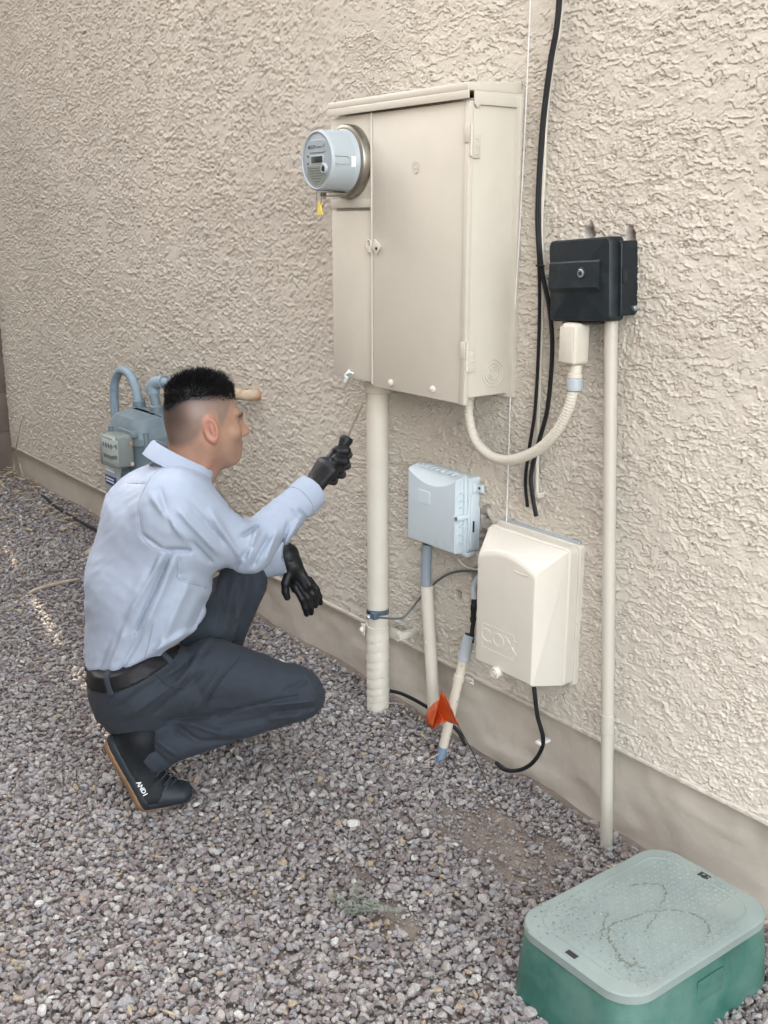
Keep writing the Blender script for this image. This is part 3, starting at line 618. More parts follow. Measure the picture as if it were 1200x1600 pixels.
MB().tube([e0, e0.lerp(e1, .05), e0.lerp(e1, .18), e0.lerp(e1, .62), e0.lerp(e1, .68)], [.0135, .0175, .0190, .0190, .0150], 24).build('grey_nut', M['grey_light'], fx, label='grey unpainted compression nut')
MB().tube([e0.lerp(e1, .66), e0.lerp(e1, .69), e0.lerp(e1, .85), e0.lerp(e1, .9), e0.lerp(e1, 1.3)], [.0165, .0178, .0178, .0150, .0150], 24).build('nut_collar', M['paint'], fx)
q0, q1 = Vector((-1.72, -0.066, 1.173)), Vector((-1.726, -0.064, 1.261))
MB().box(q0.x - .026, q0.x + .022, q0.y - .028, q0.y + .026, q0.z + .004, q1.z + .012, .010, 3).build('conduit_body', M['paint'], fx)
MB().box(q0.x - .0225, q0.x + .0185, q0.y - .0325, q0.y - .0275, q0.z + .010, q1.z + .004, .002).build('body_cover', M['paint'], fx)

# ------------------------------------------------------------------ black network box
bb = thing('network_box', 'black plastic lockable utility box hung crooked above the slim conduit', 'utility box', (-1.70, 0, 1.28))
RB = rot_about((-1.705, 0, 1.365), 'Y', -4.0)
MB().rbox(-1.786, -1.606, 1.288, 1.452, .008, -.052, .008, 4, .002, RB).build('base', M['black'], bb)
cv = MB(); n = 14; vs = []
# cover, bowed forward in the middle
pts = rrect(-1.807, -1.616, 1.277, 1.462, .012, 5); m_ = len(pts); cx_, cz_ = -1.7115, 1.3695
rings = [(-.034, 1.0), (-.060, 1.0), (-.070, .985), (-.074, .95), (-.076, .7), (-.077, .35)]
for (y, t) in rings:
    for (x, z) in pts:
        X_, Z_ = cx_ + (x - cx_) * t, cz_ + (z - cz_) * t
        vs.append((X_, y - (.010 * (1 - ((X_ - cx_) / .1) ** 2) if y < -.065 else 0), Z_))
fs = [(k * m_ + i, k * m_ + (i + 1) % m_, (k + 1) * m_ + (i + 1) % m_, (k + 1) * m_ + i) for k in range(len(rings) - 1) for i in range(m_)]
vs.append((cx_, -.0875, cz_)); fs += [((len(rings) - 1) * m_ + i, (len(rings) - 1) * m_ + (i + 1) % m_, len(vs) - 1) for i in range(m_)]; fs.append(tuple(range(m_))[::-1])
cv.add(vs, fs).xf(RB); cvo = cv.build('cover', M['black'], bb)
rid = MB()
def rw(c): return (c.x, c.y - .004 - .008 * (1 - ((c.x - cx_) / .11) ** 2), c.z)
bm = bmesh.new(); bmesh.ops.create_grid(bm, x_segments=10, y_segments=1, size=.5)
rv = []
for k in range(11):
    x = -1.797 + .155 * k / 10
    bow = .010 * (1 - ((x - cx_) / .1) ** 2)
    rv += [(x, -.076 - bow, 1.413), (x, -.0795 - bow, 1.409), (x, -.0850 - bow, 1.354), (x, -.0765 - bow, 1.344)]
bm.free()
fs = [(4 * k + j, 4 * k + j + 1, 4 * k + j + 5, 4 * k + j + 4) for k in range(10) for j in range(3)] + [(0, 1, 2, 3), (40, 43, 42, 41)]
rid.add(rv, fs).xf(RB); rid.build('raised_band', M['black'], bb)
me = text_mesh('(e)', .034, RB @ Matrix.Translation((-1.772, -.0872, 1.384)) @ Matrix.Rotation(R(90), 4, 'X') @ Matrix.Rotation(R(-9), 4, 'Y'), .0006); link('embossed_emblem', me, M['black'], cvo)
lkc = RB @ Vector((-1.690, -.0890, 1.385))
lo = MB().lathe([(.0135, -.006), (.0135, .003), (.011, .005), (.0105, .003)], lkc, ax, 24).build('lock', M['black'], bb)
MB().lathe([(.0098, 0), (.0098, .004), (.008, .0052), (.0, .0045)], lkc, ax, 20).build('lock_barrel', M['steel'], lo)
MB().lathe([(.0045, 0), (.0045, .0062), (0, .0064)], lkc, ax, 10).build('keyway', M['dark'], lo)
cl_ = MB().box(-1.6075, -1.6025, -.050, -.034, 1.358, 1.392, .001, M=RB).build('side_catch', M['black'], bb)
MB().box(-1.6030, -1.6018, -.046, -.040, 1.364, 1.386, 0, M=RB).build('catch_slot', M['dark'], cl_)
MB().lathe([(.006, 0), (.006, .016), (.004, .018)], RB @ Vector((-1.612, -.012, 1.305)), (1, -.2, 0), 10).build('mounting_screw', M['steel'], bb)
MB().box(-1.772, -1.66, -.068, -.040, 1.2705, 1.2765, .002, M=RB).build('bottom_slot', M['dark'], bb)

# ------------------------------------------------------------------ cables on the wall
def cable(name, label, path, r, m, n=8, group=None):
    o = MB().tube(spline(path, 10), r, n).build(name, m, None); return tag(o, label, 'cable' if 'cable' in name else 'wire' if 'wire' in name else 'tubing', group)
cable('black_cable', 'thicker black cable hanging from the top edge past the black box', [(-1.85, -.02, 2.35), (-1.861, -0.02, 1.982), (-1.882, -0.02, 1.849), (-1.899, -0.02, 1.711), (-1.903, -0.02, 1.522), (-1.886, -0.022, 1.395), (-1.854, -0.022, 1.298), (-1.838, -0.022, 1.199), (-1.845, -0.022, 1.056), (-1.869, -0.024, 0.9637), (-1.89, -0.026, 0.8772), (-1.878, -0.03, 0.8212), (-1.862, -0.03, 0.7705)], .0056, M['rubber'])
cable('black_cable', 'thinner black cable hanging left of the thicker one beside the panel', [(-1.862, -.026, 2.35), (-1.861, -0.026, 1.981), (-1.882, -0.026, 1.849), (-1.899, -0.026, 1.711), (-1.904, -0.026, 1.522), (-1.89, -0.026, 1.395), (-1.887, -0.022, 1.296), (-1.885, -0.022, 1.171), (-1.889, -0.022, 1.042), (-1.904, -0.022, 0.941), (-1.916, -0.02, 0.8545), (-1.905, -0.02, 0.7849)], .0044, M['rubber'])
tie = Vector((-1.888, -0.024, 1.395)); tg_ = MB().tube([(tie.x + .011 * math.cos(t), tie.y + .008 * math.sin(t), tie.z) for t in np.linspace(0, 6.283, 16)[:-1]], .0025, 6, closed=True).build('cable_tie', M['rubber'], None); tag(tg_, 'small black tie binding the two hanging black cables', 'cable tie')
cable('beige_cable', 'beige painted cable fixed to the stucco behind the black cables', [(-1.868, -.010, 2.35), (-1.867, -0.01, 1.957), (-1.883, -0.01, 1.878), (-1.9, -0.01, 1.74), (-1.899, -0.012, 1.611), (-1.901, -0.012, 1.492), (-1.893, -0.01, 1.387), (-1.889, -0.01, 1.233), (-1.888, -0.01, 1.09), (-1.887, -0.01, 0.9425), (-1.88, -0.012, 0.823)], .0050, M['paint'])
cable('white_wire', 'thin white wire running straight down to the cream box', [(-1.965, -.008, 2.35), (-1.969, -0.008, 1.999), (-1.974, -0.008, 1.672), (-1.982, -0.008, 1.431), (-1.993, -0.008, 1.159), (-1.994, -0.008, 0.9241), (-1.992, -0.01, 0.7042)], .0016, M['white_wire'], 6)
kc = Vector((-1.88, -0.012, 0.823)); kk = MB().box(kc.x - .010, kc.x + .014, kc.y - .008, kc.y + .014, kc.z - .008, kc.z + .006, .002).build('cable_clip', M['paint'], None); tag(kk, 'small beige clip at the lower end of the beige cable', 'cable clip')
cable('coax_cable', 'black coaxial cable curling from the cream box down to the gravel', [(-1.83, -0.05, 0.3384), (-1.82, -0.05, 0.2871), (-1.813, -0.045, 0.233), (-1.801, -0.035, 0.1789), (-1.808, -0.03, 0.1366), (-1.835, -0.035, 0.085), (-1.872, -0.045, 0.0505), (-1.912, -0.06, 0.0379), (-1.951, -0.06, 0.0424)], .0058, M['rubber'], 10)
ck = Vector((-1.814, -0.03, 0.1531)); kk = MB().box(ck.x - .010, ck.x + .010, ck.y - .010, ck.y + .03, ck.z - .004, ck.z + .005, .002).build('cable_clip', M['white_wire'], None); tag(kk, 'pale clip holding the coaxial cable to the footing', 'cable clip')
cable('thin_white_wire', 'short thin white wire between the pale grey box and cream box', [(-2.162, -0.03, 0.5777), (-2.146, -0.02, 0.561), (-2.12, -0.014, 0.5573), (-2.085, -0.012, 0.5643)], .0018, M['white_wire'], 6)
cable('irrigation_tube', 'black tubing on the soil between the thick conduit and grey topped conduit', [(-2.478, -0.035, 0.0587), (-2.422, -0.035, 0.071), (-2.357, -0.035, 0.0758), (-2.285, -0.035, 0.0756)], .0058, M['rubber'])
cable('irrigation_tube', 'short black tubing end poking from the soil behind the slanted conduit', [(-2.183, -0.04, 0.069), (-2.124, -0.05, 0.0646), (-2.081, -0.06, 0.0428)], .0058, M['rubber'])
cable('drip_line', 'black drip tubing lying along the footing near the far corner', [(-5.617, -0.2367, 0.02), (-5.514, -0.1313, 0.05), (-5.481, -0.0847, 0.085), (-5.25, -0.1065, 0.085), (-4.938, -0.1055, 0.08), (-4.653, -0.0972, 0.08), (-4.385, -0.0802, 0.08)], .0075, M['rubber'])

# ------------------------------------------------------------------ pale grey telecom box
nd = thing('interface_box', 'pale grey plastic telecom interface box with ribbed edge, left of the cream box', 'utility box', (-2.23, 0, .6))
NX0, NX1, NZ0, NZ1 = -2.338, -2.128, .606, .826
MB().rbox(NX0 + .004, NX1 + .012, NZ0 + .004, NZ1 - .004, .006, -.036, .006, 4, .001).build('base', M['nid'], nd)
MB().rbox(NX0 - .001, NX1 + .004, NZ0 - .004, NZ1 + .005, -.036, -.044, .010, 5, .001).build('flange', M['nid'], nd)
# cover with a scooped top
cvv = []; cf = []; nx_ = 12
for k in range(nx_ + 1):
    x = NX0 + .001 + (NX1 - NX0 - .004) * k / nx_; t = k / nx_; dip = .030 * (1 - (2 * t - 1) ** 2)
    cvv += [(x, -.0435, NZ0), (x, -.071, NZ0 + .003), (x, -.073, NZ0 + .008), (x, -.073, NZ1 - .012 - dip), (x, -.070, NZ1 - .007 - dip), (x, -.0435, NZ1)]
for k in range(nx_):
    for j in range(5): cf.append((6 * k + j, 6 * k + j + 1, 6 * k + j + 7, 6 * k + j + 6))
cf += [tuple(range(6))[::-1], tuple(6 * nx_ + j for j in range(6))]
nc = MB().add(cvv, cf).build('cover', M['nid'], nd, 25)
MB().rbox(-2.295, -2.238, .724, .764, -.0728, -.0742, .006, 4, .0006).build('label_frame', M['nid'], nc)
MB().rbox(-2.291, -2.242, .728, .760, -.0741, -.0746, .004, 4).build('label_panel', M['nid'], nc)
for k in range(7):
    x = NX0 + .035 + k * .0235; MB().box(x - .0016, x + .0016, -.060, -.043, NZ1 - .002, NZ1 + .0035, .0006).build('rib', M['nid'], nd)
for z in (.640, .663, .686, .740, .760, .780):
    MB().box(NX1 - .006, NX1 + .0035, -.058, -.043, z - .0016, z + .0016, .0006).build('rib', M['nid'], nd)
hb = MB().cyl((NX1 + .004, -.074, .712), (NX1 + .004, -.022, .712), .0085, 16).box(NX1 - .010, NX1 + .004, -.0745, -.050, .7045, .7195, .002).build('latch_tube', M['nid'], nd)
MB().cyl((NX1 + .004, -.0748, .712), (NX1 + .004, -.0738, .712), .0058, 12).build('latch_screw', M['steel'], hb)
ear = MB().box(NX1 + .010, NX1 + .040, -.014, -.004, .783, .806, .002).box(NX1 + .008, NX1 + .018, -.026, -.004, .781, .808, .002).build('mounting_ear', M['nid'], nd)
MB().lathe([(.004, 0), (.004, .0016)], (NX1 + .030, -.0135, .795), ax, 12).build('ear_hole', M['dark'], ear)
MB().box(NX1 + .012, NX1 + .0165, -.030, -.010, .620, .775, .001).build('side_rail', M['nid'], nd)
MB().box(NX1 + .0155, NX1 + .0178, -.024, -.018, .668, .700, 0).build('rail_slot', M['dark'], nd)
MB().box(-2.285, -2.255, -.055, -.020, NZ0 - .006, NZ0 + .006, .002).build('cable_port', M['dark'], nd)
MB().box(NX1 - .03, NX1 + .010, -.040, -.006, NZ0 - .011, NZ0 + .003, .003).build('bottom_lip', M['nid'], nd)

# ------------------------------------------------------------------ cream cable box
cx = thing('cable_box', 'cream plastic cable television box with speckled paint and embossed lettering', 'utility box', (-1.89, 0, .345))
cb = MB().rbox(-2.030, -1.722, .342, .722, .006, -.012, .012, 4, .002).build('flange', M['cream'], cx)
MB().rbox(-2.026, -1.729, .346, .716, -.012, -.042, .016, 5, .004).build('base_shell', M['cream'], cx)
sv = []; nz_ = 12
# domed cover: arched upper front edge, side slopes to the right
F0, F1 = -1.984, -1.770; B0, B1 = -2.022, -1.733
for k in range(nz_ + 1):
    t = k / nz_; xf, xb = F0 + (F1 - F0) * t, B0 + (B1 - B0) * t; arch = .028 * (1 - (2 * t - 1.0) ** 2)
    zf = .668 + arch - .010
    sv += [(xb, -.0405, .349), (xf, -.112, .353), (xf, -.118, .358), (xf, -.118, zf - .012), (xf, -.112, zf), (xb, -.048, .708), (xb, -.0405, .711)]
cf = [(7 * k + j, 7 * k + j + 1, 7 * k + j + 8, 7 * k + j + 7) for k in range(nz_) for j in range(6)] + [tuple(range(7))[::-1], tuple(7 * nz_ + j for j in range(7))]
bm = bmesh.new(); bvs = [bm.verts.new(p) for p in sv]
for f_ in cf: bm.faces.new([bvs[i] for i in f_])
bmesh.ops.recalc_face_normals(bm, faces=bm.faces[:])
eds = [e_ for e_ in bm.edges if len(e_.link_faces) == 2 and e_.calc_face_angle(0) > R(24)]
bmesh.ops.bevel(bm, geom=eds, offset=.013, segments=4, affect='EDGES', profile=.5, clamp_overlap=True)
dm = MB().bm(bm); dome = dm.build('cover', M['cream'], cx, 28)
fm = MB().tube([(x, -.1182, z) for x, z in ((-1.957, .405), (-1.837, .405), (-1.837, .472), (-1.957, .472))], .0006, 5, closed=True).build('embossed_frame', M['cream'], dome)
me = text_mesh('COX', .062, Matrix.Translation((-1.897, -.1183, .438)) @ Matrix.Rotation(R(90), 4, 'X') @ Matrix.Diagonal((1.0, .85, 1, 1)), .0008, .001); link('embossed_lettering', me, M['cream'], dome, 35)
MB().tube(spline([(-1.846, -.1182, .648), (-1.820, -.1185, .644), (-1.796, -.1182, .646)], 6), .0012, 5).build('moulded_mark', M['cream'], dome)
kn = Vector((-1.897, -.119, .351)); MB().lathe([(.0135, -.01), (.0155, 0), (.0155, .008), (.012, .011), (.0115, .0085), (.007, .0085), (.006, .012), (0, .0125)], kn, ax, 24).build('cover_screw', M['cream'], cx)
MB().box(-2.02, -1.735, -.006, .004, .721, .728, .001).build('top_seal', M['grey_light'], cx)
MB().tube([(-1.86, -.06, .352), (-1.862, -.055, .330), (-1.868, -.045, .318)], .0018, 6).build('stray_wire', M['wire'], cx)

# ------------------------------------------------------------------ marker flag
fl = thing('marker_flag', 'crumpled orange utility marker flag on a thin wire stem', 'flag', (-1.913, -0.1172, 0))
MB().tube(spline([(-1.913, -0.1116, -0.01), (-1.972, -0.13, 0.089), (-1.999, -0.16, 0.1667), (-2.021, -0.17, 0.2109), (-2.051, -0.175, 0.2543)], 6), .0013, 6).build('stem', M['wire'], fl)
A = [Vector(p) for p in ((-2.051, -0.178, 0.2592), (-2.019, -0.172, 0.2199), (-1.992, -0.162, 0.1703), (-2.057, -0.15, 0.1521), (-2.099, -0.15, 0.1747), (-2.103, -0.165, 0.1146), (-2.112, -0.178, 0.1244), (-2.054, -0.19, 0.2076), (-2.131, -0.17, 0.1423), (-2.126, -0.165, 0.1685), (-2.063, -0.172, 0.23), (-2.043, -0.178, 0.166))]
bm = bmesh.new(); bv = [bm.verts.new(p) for p in A]
for f_ in ((0, 1, 4), (1, 2, 3), (1, 3, 4), (4, 3, 11), (4, 11, 5), (4, 5, 7), (7, 5, 6), (7, 6, 8), (7, 8, 9), (7, 9, 10), (10, 0, 7), (0, 4, 7)): bm.faces.new([bv[i] for i in f_])
bmesh.ops.subdivide_edges(bm, edges=bm.edges[:], cuts=3, use_grid_fill=True)
rg = random.Random(3)
for v in bm.verts: v.co += Vector((rg.uniform(-1, 1), rg.uniform(-1, 1), rg.uniform(-1, 1))) * .0014
fo = MB().bm(bm).build('flag', M['orange'], fl, 60); sol = fo.modifiers.new('thick', 'SOLIDIFY'); sol.thickness = .0006

# ------------------------------------------------------------------ green valve box
vb = thing('valve_box', 'green plastic irrigation valve box with pale dusty lid in the foreground gravel', 'valve box', (-1.18, -.38, 0))
VX0, VX1, VY0, VY1, VZ = -1.322, -1.012, -.606, -.148, .150
def vring(z, off, rad): return [(x, y, z) for (x, y) in rrect(VX0 - off, VX1 + off, VY0 - off, VY1 + off, rad, 8)]
mb = MB(); rings = [vring(-.06, .010, .070), vring(0, .008, .070), vring(.08, .003, .068), vring(VZ - .024, -.004, .066), vring(VZ - .022, -.010, .062)]; m_ = len(rings[0])
mb.add(sum(rings, []), [(k * m_ + i, k * m_ + (i + 1) % m_, (k + 1) * m_ + (i + 1) % m_, (k + 1) * m_ + i) for k in range(len(rings) - 1) for i in range(m_)] + [tuple(range((len(rings) - 1) * m_, len(rings) * m_))])
gm = mat('dusty_green_plastic', (.030, .120, .092), .42, var=.25, vscale=7, col2=(.115, .20, .17), c2scale=5.5, c2lo=.42, c2hi=.72, bump=.12, bscale=70, bdist=.002)
mb.build('body', gm, vb, 30)
MB().box(VX1 - .001, VX1 + .0045, -.41, -.33, .045, .105, .004).build('side_panel', gm, vb)
lid = MB(); rings = [vring(VZ - .021, -.001, .068), vring(VZ - .004, -.001, .068), vring(VZ - .001, -.004, .065), vring(VZ, -.008, .061)]
lid.add(sum(rings, []), [(k * m_ + i, k * m_ + (i + 1) % m_, (k + 1) * m_ + (i + 1) % m_, (k + 1) * m_ + i) for k in range(3) for i in range(m_)] + [tuple(range(3 * m_, 4 * m_)), tuple(range(m_))[::-1]])
lo_ = lid.build('lid', M['lid_green'], vb, 30)
MB().tube([(x, y, VZ + .0002) for (x, y) in rrect(VX0 + .030, VX1 - .030, VY0 + .038, VY1 - .038, .045, 8)], .0016, 5, closed=True).build('lid_border', M['lid_green'], lo_)
tr = MB()
for i in range(22):
    for j in range(32):
        x = VX0 + .048 + i * .0118; y = VY0 + .055 + j * .0122
        if (x < VX0 + .06 and y < VY0 + .12) or (x > VX1 - .075 and y > VY1 - .1): continue
        a = R(45 if (i + j) % 2 else -45); c_, s_ = math.cos(a), math.sin(a)
        q = [(-.0046, -.0016), (.0046, -.0016), (.0046, .0016), (-.0046, .0016)]
        tr.add([(x + u * c_ - w * s_, y + u * s_ + w * c_, VZ - .0005) for u, w in q] + [(x + .6 * (u * c_ - w * s_), y + .6 * (u * s_ + w * c_), VZ + .0024) for u, w in q],
               [(4, 5, 6, 7), (0, 1, 5, 4), (1, 2, 6, 5), (2, 3, 7, 6), (3, 0, 4, 7)])
t_ = tr.build('tread_pattern', M['lid_green'], lo_, None); t_['kind'] = 'stuff'
def fingerhole(px, py, w, h):
    c = (px, py)
    o = MB().box(c[0] - w, c[0] + w, c[1] - h, c[1] + h, VZ - .001, VZ + .0012, .001).build('finger_hole', M['lid_green'], lo_)
    MB().box(c[0] - w * .72, c[0] + w * .72, c[1] - h * .62, c[1] + h * .62, VZ + .0006, VZ + .0018).build('hole_opening', M['dark'], o)
g1 = (-1.177, -0.1752, 0.15); g2 = (-1.17, -0.5872, 0.15)
fingerhole(g1[0], g1[1], .017, .014); fingerhole(g2[0], g2[1], .017, .010)
for (px, py) in ((-1.108, -0.567, 0.15)[:2], (-1.243, -0.5705, 0.15)[:2], (-1.222, -0.3036, 0.15)[:2], (-1.221, -0.4474, 0.15)[:2]):
    MB().lathe([(.0034, 0), (.0034, .001), (.001, .0022), (0, .0022)], (px, py, VZ - .0002), (0, 0, 1), 10).build('lid_bolt', M['steel'], lo_)
md = MB(); rg = random.Random(11)
def crack(pts, w):
    P = spline([Vector(p) for p in pts], 9); vs = []; fs = []
    for k, p in enumerate(P):
        t = (P[min(k + 1, len(P) - 1)] - P[max(k - 1, 0)]).normalized(); nrm = Vector((-t.y, t.x, 0)); ww = w * rg.uniform(.25, 1.5) * min(1, .25 + 3 * min(k, len(P) - 1 - k) / len(P))
        j = nrm * rg.uniform(-.0028, .0028)
        vs += [p + j - nrm * ww + Vector((0, 0, .0004)), p + j + Vector((0, 0, .0022)), p + j + nrm * ww + Vector((0, 0, .0004))]
    for k in range(len(P) - 1): fs += [(3 * k, 3 * k + 1, 3 * k + 4, 3 * k + 3), (3 * k + 1, 3 * k + 2, 3 * k + 5, 3 * k + 4)]
    md.add(vs, fs)
crack([(-1.251, -0.3346, 0.15), (-1.233, -0.2952, 0.15), (-1.207, -0.2753, 0.15), (-1.184, -0.2929, 0.15), (-1.162, -0.341, 0.15)], .0022)
crack([(-1.164, -0.358, 0.15), (-1.129, -0.3113, 0.15), (-1.092, -0.2988, 0.15), (-1.061, -0.3138, 0.15), (-1.047, -0.3379, 0.15)], .0014)
crack([(-1.166, -0.3601, 0.15), (-1.178, -0.4103, 0.15), (-1.185, -0.4596, 0.15), (-1.163, -0.493, 0.15), (-1.129, -0.5099, 0.15), (-1.097, -0.5225, 0.15), (-1.06, -0.5027, 0.15)], .0026)
crack([(-1.217, -0.4323, 0.15), (-1.189, -0.4789, 0.15), (-1.166, -0.5122, 0.15)], .0018)
crack([(-1.155, -0.3594, 0.15), (-1.14, -0.397, 0.15), (-1.129, -0.4243, 0.15)], .0010)
rgs = np.random.default_rng(5)
for (cx_, cy_, sx_, sy_, nn) in (((-1.264, -0.5124, 0.15)[0], (-1.264, -0.5124, 0.15)[1], .03, .05, 90), ((-1.084, -0.5198, 0.15)[0], (-1.084, -0.5198, 0.15)[1], .02, .02, 60), ((-1.274, -0.4557, 0.15)[0], (-1.274, -0.4557, 0.15)[1], .025, .06, 60), ((-1.159, -0.488, 0.15)[0], (-1.159, -0.488, 0.15)[1], .03, .03, 50)):
    for k in range(nn):
        x, y, w = rgs.normal(cx_, sx_), rgs.normal(cy_, sy_), rgs.uniform(.0006, .0030)
        a = rgs.uniform(0, 6.28, 5); a.sort(); md.add([(x + w * math.cos(t) * rgs.uniform(.5, 1.6), y + w * math.sin(t) * 1.3, VZ + .0004) for t in a] + [(x, y, VZ + .0016)], [(i, (i + 1) % 5, 5) for i in range(5)])
mo = md.build('dried_mud', mat('lid_dirt', (.155, .165, .135), .95, var=.3, vscale=80), lo_, None); mo['kind'] = 'stuff'

# grass sprig at the foot of the valve box
sp = MB(); rg = random.Random(2); gx, gy, _ = (-1.051, -0.4306, 0)
for k in range(46):
    a = rg.uniform(0, 6.28); l = rg.uniform(.015, .045); b0 = Vector((gx + rg.uniform(-.012, .012), gy + rg.uniform(-.01, .01), -.005)); tip = b0 + Vector((math.cos(a) * l * .6, math.sin(a) * l * .6, l))
    w = Vector((-math.sin(a), math.cos(a), 0)) * .0013; sp.add([b0 - w, b0 + w, tip], [(0, 1, 2)])
tag(sp.build('grass_sprig', M['green_grass'], None, None), 'tiny yellow green grass sprig at the foot of the valve box', 'grass')

# ------------------------------------------------------------------ gas meter
gm_ = thing('gas_meter', 'blue grey gas meter with looped inlet pipe on the wall behind the man', 'gas meter', (-3.95, -.18, 0))
GX0, GX1, GY0, GY1 = -4.04, -3.77, -.275, -.085
bz = MB()
def grounded(z0, z1, off): return [(x, y) for (x, y) in rrect(GX0 - off, GX1 + off, GY0 - off, GY1 + off, .05, 6)]
prof = [(.36, -.02), (.38, 0), (.56, .0), (.60, .002), (.655, .010), (.665, .016), (.690, .016), (.700, .010), (.735, .004), (.760, -.012), (.775, -.05)]
vs = []; 
for z, off in prof: vs += [(x, y, z) for (x, y) in rrect(GX0 - off, GX1 + off, GY0 - off, GY1 + off, .055, 6)]
m_ = 28; bz.add(vs, [(k * m_ + i, k * m_ + (i + 1) % m_, (k + 1) * m_ + (i + 1) % m_, (k + 1) * m_ + i) for k in range(len(prof) - 1) for i in range(m_)] + [tuple(range(m_))[::-1], tuple(range((len(prof) - 1) * m_, len(prof) * m_))])
bz.build('body', M['gas'], gm_, 30)
for (x, y) in ((GX1 + .012, -.24), (GX1 + .012, -.12), (GX0 + .06, GY0 - .012), (GX1 - .05, GY0 - .012)):
    MB().cyl((x, y, .640), (x, y, .715), .011, 8).build('flange_bolt', M['gas'], gm_)
MB().lathe([(.088, 0), (.092, .01), (.085, .03), (.05, .042), (0, .045)], (GX1 - .005, -.18, .50), (1, 0, 0), 32).build('side_drum', M['gas'], gm_)
MB().lathe([(.088, 0), (.092, .01), (.085, .03), (.05, .042), (0, .045)], (-3.93, GY0 + .005, .50), (0, -1, 0), 32).build('front_drum', M['gas'], gm_)
lb = MB().box(-3.99, -3.87, GY0 - .047, GY0 - .02, .44, .60, .003).build('label_plate', M['grey_light'], gm_)
MB().box(-3.985, -3.875, GY0 - .0485, GY0 - .046, .485, .525, .001).build('blue_sticker', M['blue_label'], lb)
for z_ in (.500, .512, .545, .560): MB().box(-3.975, -3.90 + .01 * (z_ > .53), GY0 - .0492, GY0 - .0470, z_ - .0025, z_ + .0025).build('print_line', M['white'], lb)
# clear index cover
ix = MB().box(-3.9, -3.768, -.375, -.285, .585, .712, .012, 3).build('index_cover', M['clear'], gm_, 40, label='clear yellowed index window box')
MB().box(-3.892, -3.78, -.345, -.290, .592, .700, .004).build('index_block', M['grey_light'], ix)
MB().box(-3.884, -3.79, -.348, -.344, .605, .690, .001).build('dial_plate', M['white'], ix)
for k in range(4):
    MB().lathe([(.0105, 0), (.0105, .0012), (.008, .0014), (0, .0014)], (-3.872 + k * .0235, -.3475, .668), ax, 14).build('dial', M['print'], ix)
MB().box(-3.875, -3.8, -.3498, -.3475, .620, .634).build('counter', M['print'], ix)
for z in (.60, .68): MB().lathe([(.008, 0), (.008, .006), (0, .007)], (-3.768, -.300, z), (1, 0, 0), 10).build('cover_screw', M['rust'], ix)
MB().box(-3.9, -3.76, -.295, -.270, .70, .722, .004).build('index_bracket', M['gas'], gm_)
# pipes
MB().tube(spline([(-4.26, -.15, -.06), (-4.26, -.15, .3), (-4.26, -.15, .70), (-4.258, -.15, .79), (-4.235, -.15, .855), (-4.185, -.15, .895), (-4.13, -.15, .905), (-4.075, -.15, .89), (-4.03, -.15, .845), (-4.012, -.15, .79), (-4.008, -.15, .745)], 7), .0185, 18).build('inlet_loop', M['gas_pipe'], gm_, 40)
def union(x, y, z):
    u = MB().lathe([(.034, 0), (.036, .006), (.036, .026), (.030, .032), (.026, .034), (.026, .055), (.0215, .060)], (x, y, z), (0, 0, 1), 24); o = u.build('union_nut', M['gas'], gm_)
    for k in range(6):
        a = R(60 * k + 10); MB().box(-.004, .004, .034, .042, .006, .026, .001, M=Matrix.Translation((x, y, z)) @ Matrix.Rotation(a, 4, 'Z')).build('nut_lug', M['gas'], o)
union(-4.008, -.15, .742); union(-3.845, -.15, .742)
MB().tube(spline([(-3.845, -.15, .76), (-3.847, -.15, .80), (-3.87, -.147, .84), (-3.878, -.145, .862)], 6), .0185, 16).build('outlet_nipple', M['gas'], gm_)
el = MB().tube(spline([(-3.878, -.145, .840), (-3.878, -.145, .868), (-3.868, -.140, .884), (-3.84, -.130, .892), (-3.82, -.125, .893)], 5), .0255, 16)
el.build('elbow', M['gas_pipe'], gm_, 40)
MB().tube([(-3.85, -.133, .892), (-3.62, -.085, .893), (-3.48, -.062, .894)], .0185, 16).build('outlet_pipe', M['gas_pipe'], gm_, 40)
MB().tube(spline([(-3.52, -.066, .8935), (-3.40, -.050, .895), (-3.335, -.040, .896), (-3.315, -.022, .896), (-3.312, .01, .896)], 6), .0200, 16).build('wall_stub', M['rust'], gm_, 40, label='rusty beige pipe end entering the wall')

# ------------------------------------------------------------------ bits on the ground
def stick(name, label, pts, r, m, cat='twig', group=None):
    o = MB().tube(spline(pts, 5), r, 6).build(name, m, None); return tag(o, label, cat, group)
gz = lambda p, d=.0: (p[0], p[1], float(ground_z(p[0], p[1])) + .012 + d)
stick('wood_stake', 'pale split wood stake lying on the gravel left of the man', [gz((-4.147, -0.6199, 0.05)), gz((-4.157, -0.5686, 0.05), .004), gz((-4.152, -0.4815, 0.05), .006), gz((-4.144, -0.4021, 0.05), .004)], [.002, .005, .006, .007, .007, .007, .007, .007, .007, .007, .007, .007, .006, .006, .005, .003], M['wood'], 'stick')
stick('dry_twig', 'thin straw coloured twig on the gravel below the slanted conduit', [gz((-2.107, -0.188, 0)), gz((-2.112, -0.1338, 0), .004), gz((-2.113, -0.0901, 0), .002)], .0022, M['wood'])
stick('dry_twig', 'straw twig leaning at the foot of the thick conduit', [gz((-2.454, -0.1283, 0)), gz((-2.442, -0.0704, 0.01), .004), gz((-2.405, -0.03, 0.03), .004)], .0022, M['wood'])
dw = thing('dry_weed', 'bare dry weed stalk standing in the far corner by the footing', 'weed', (-6.1, -.06, .09))
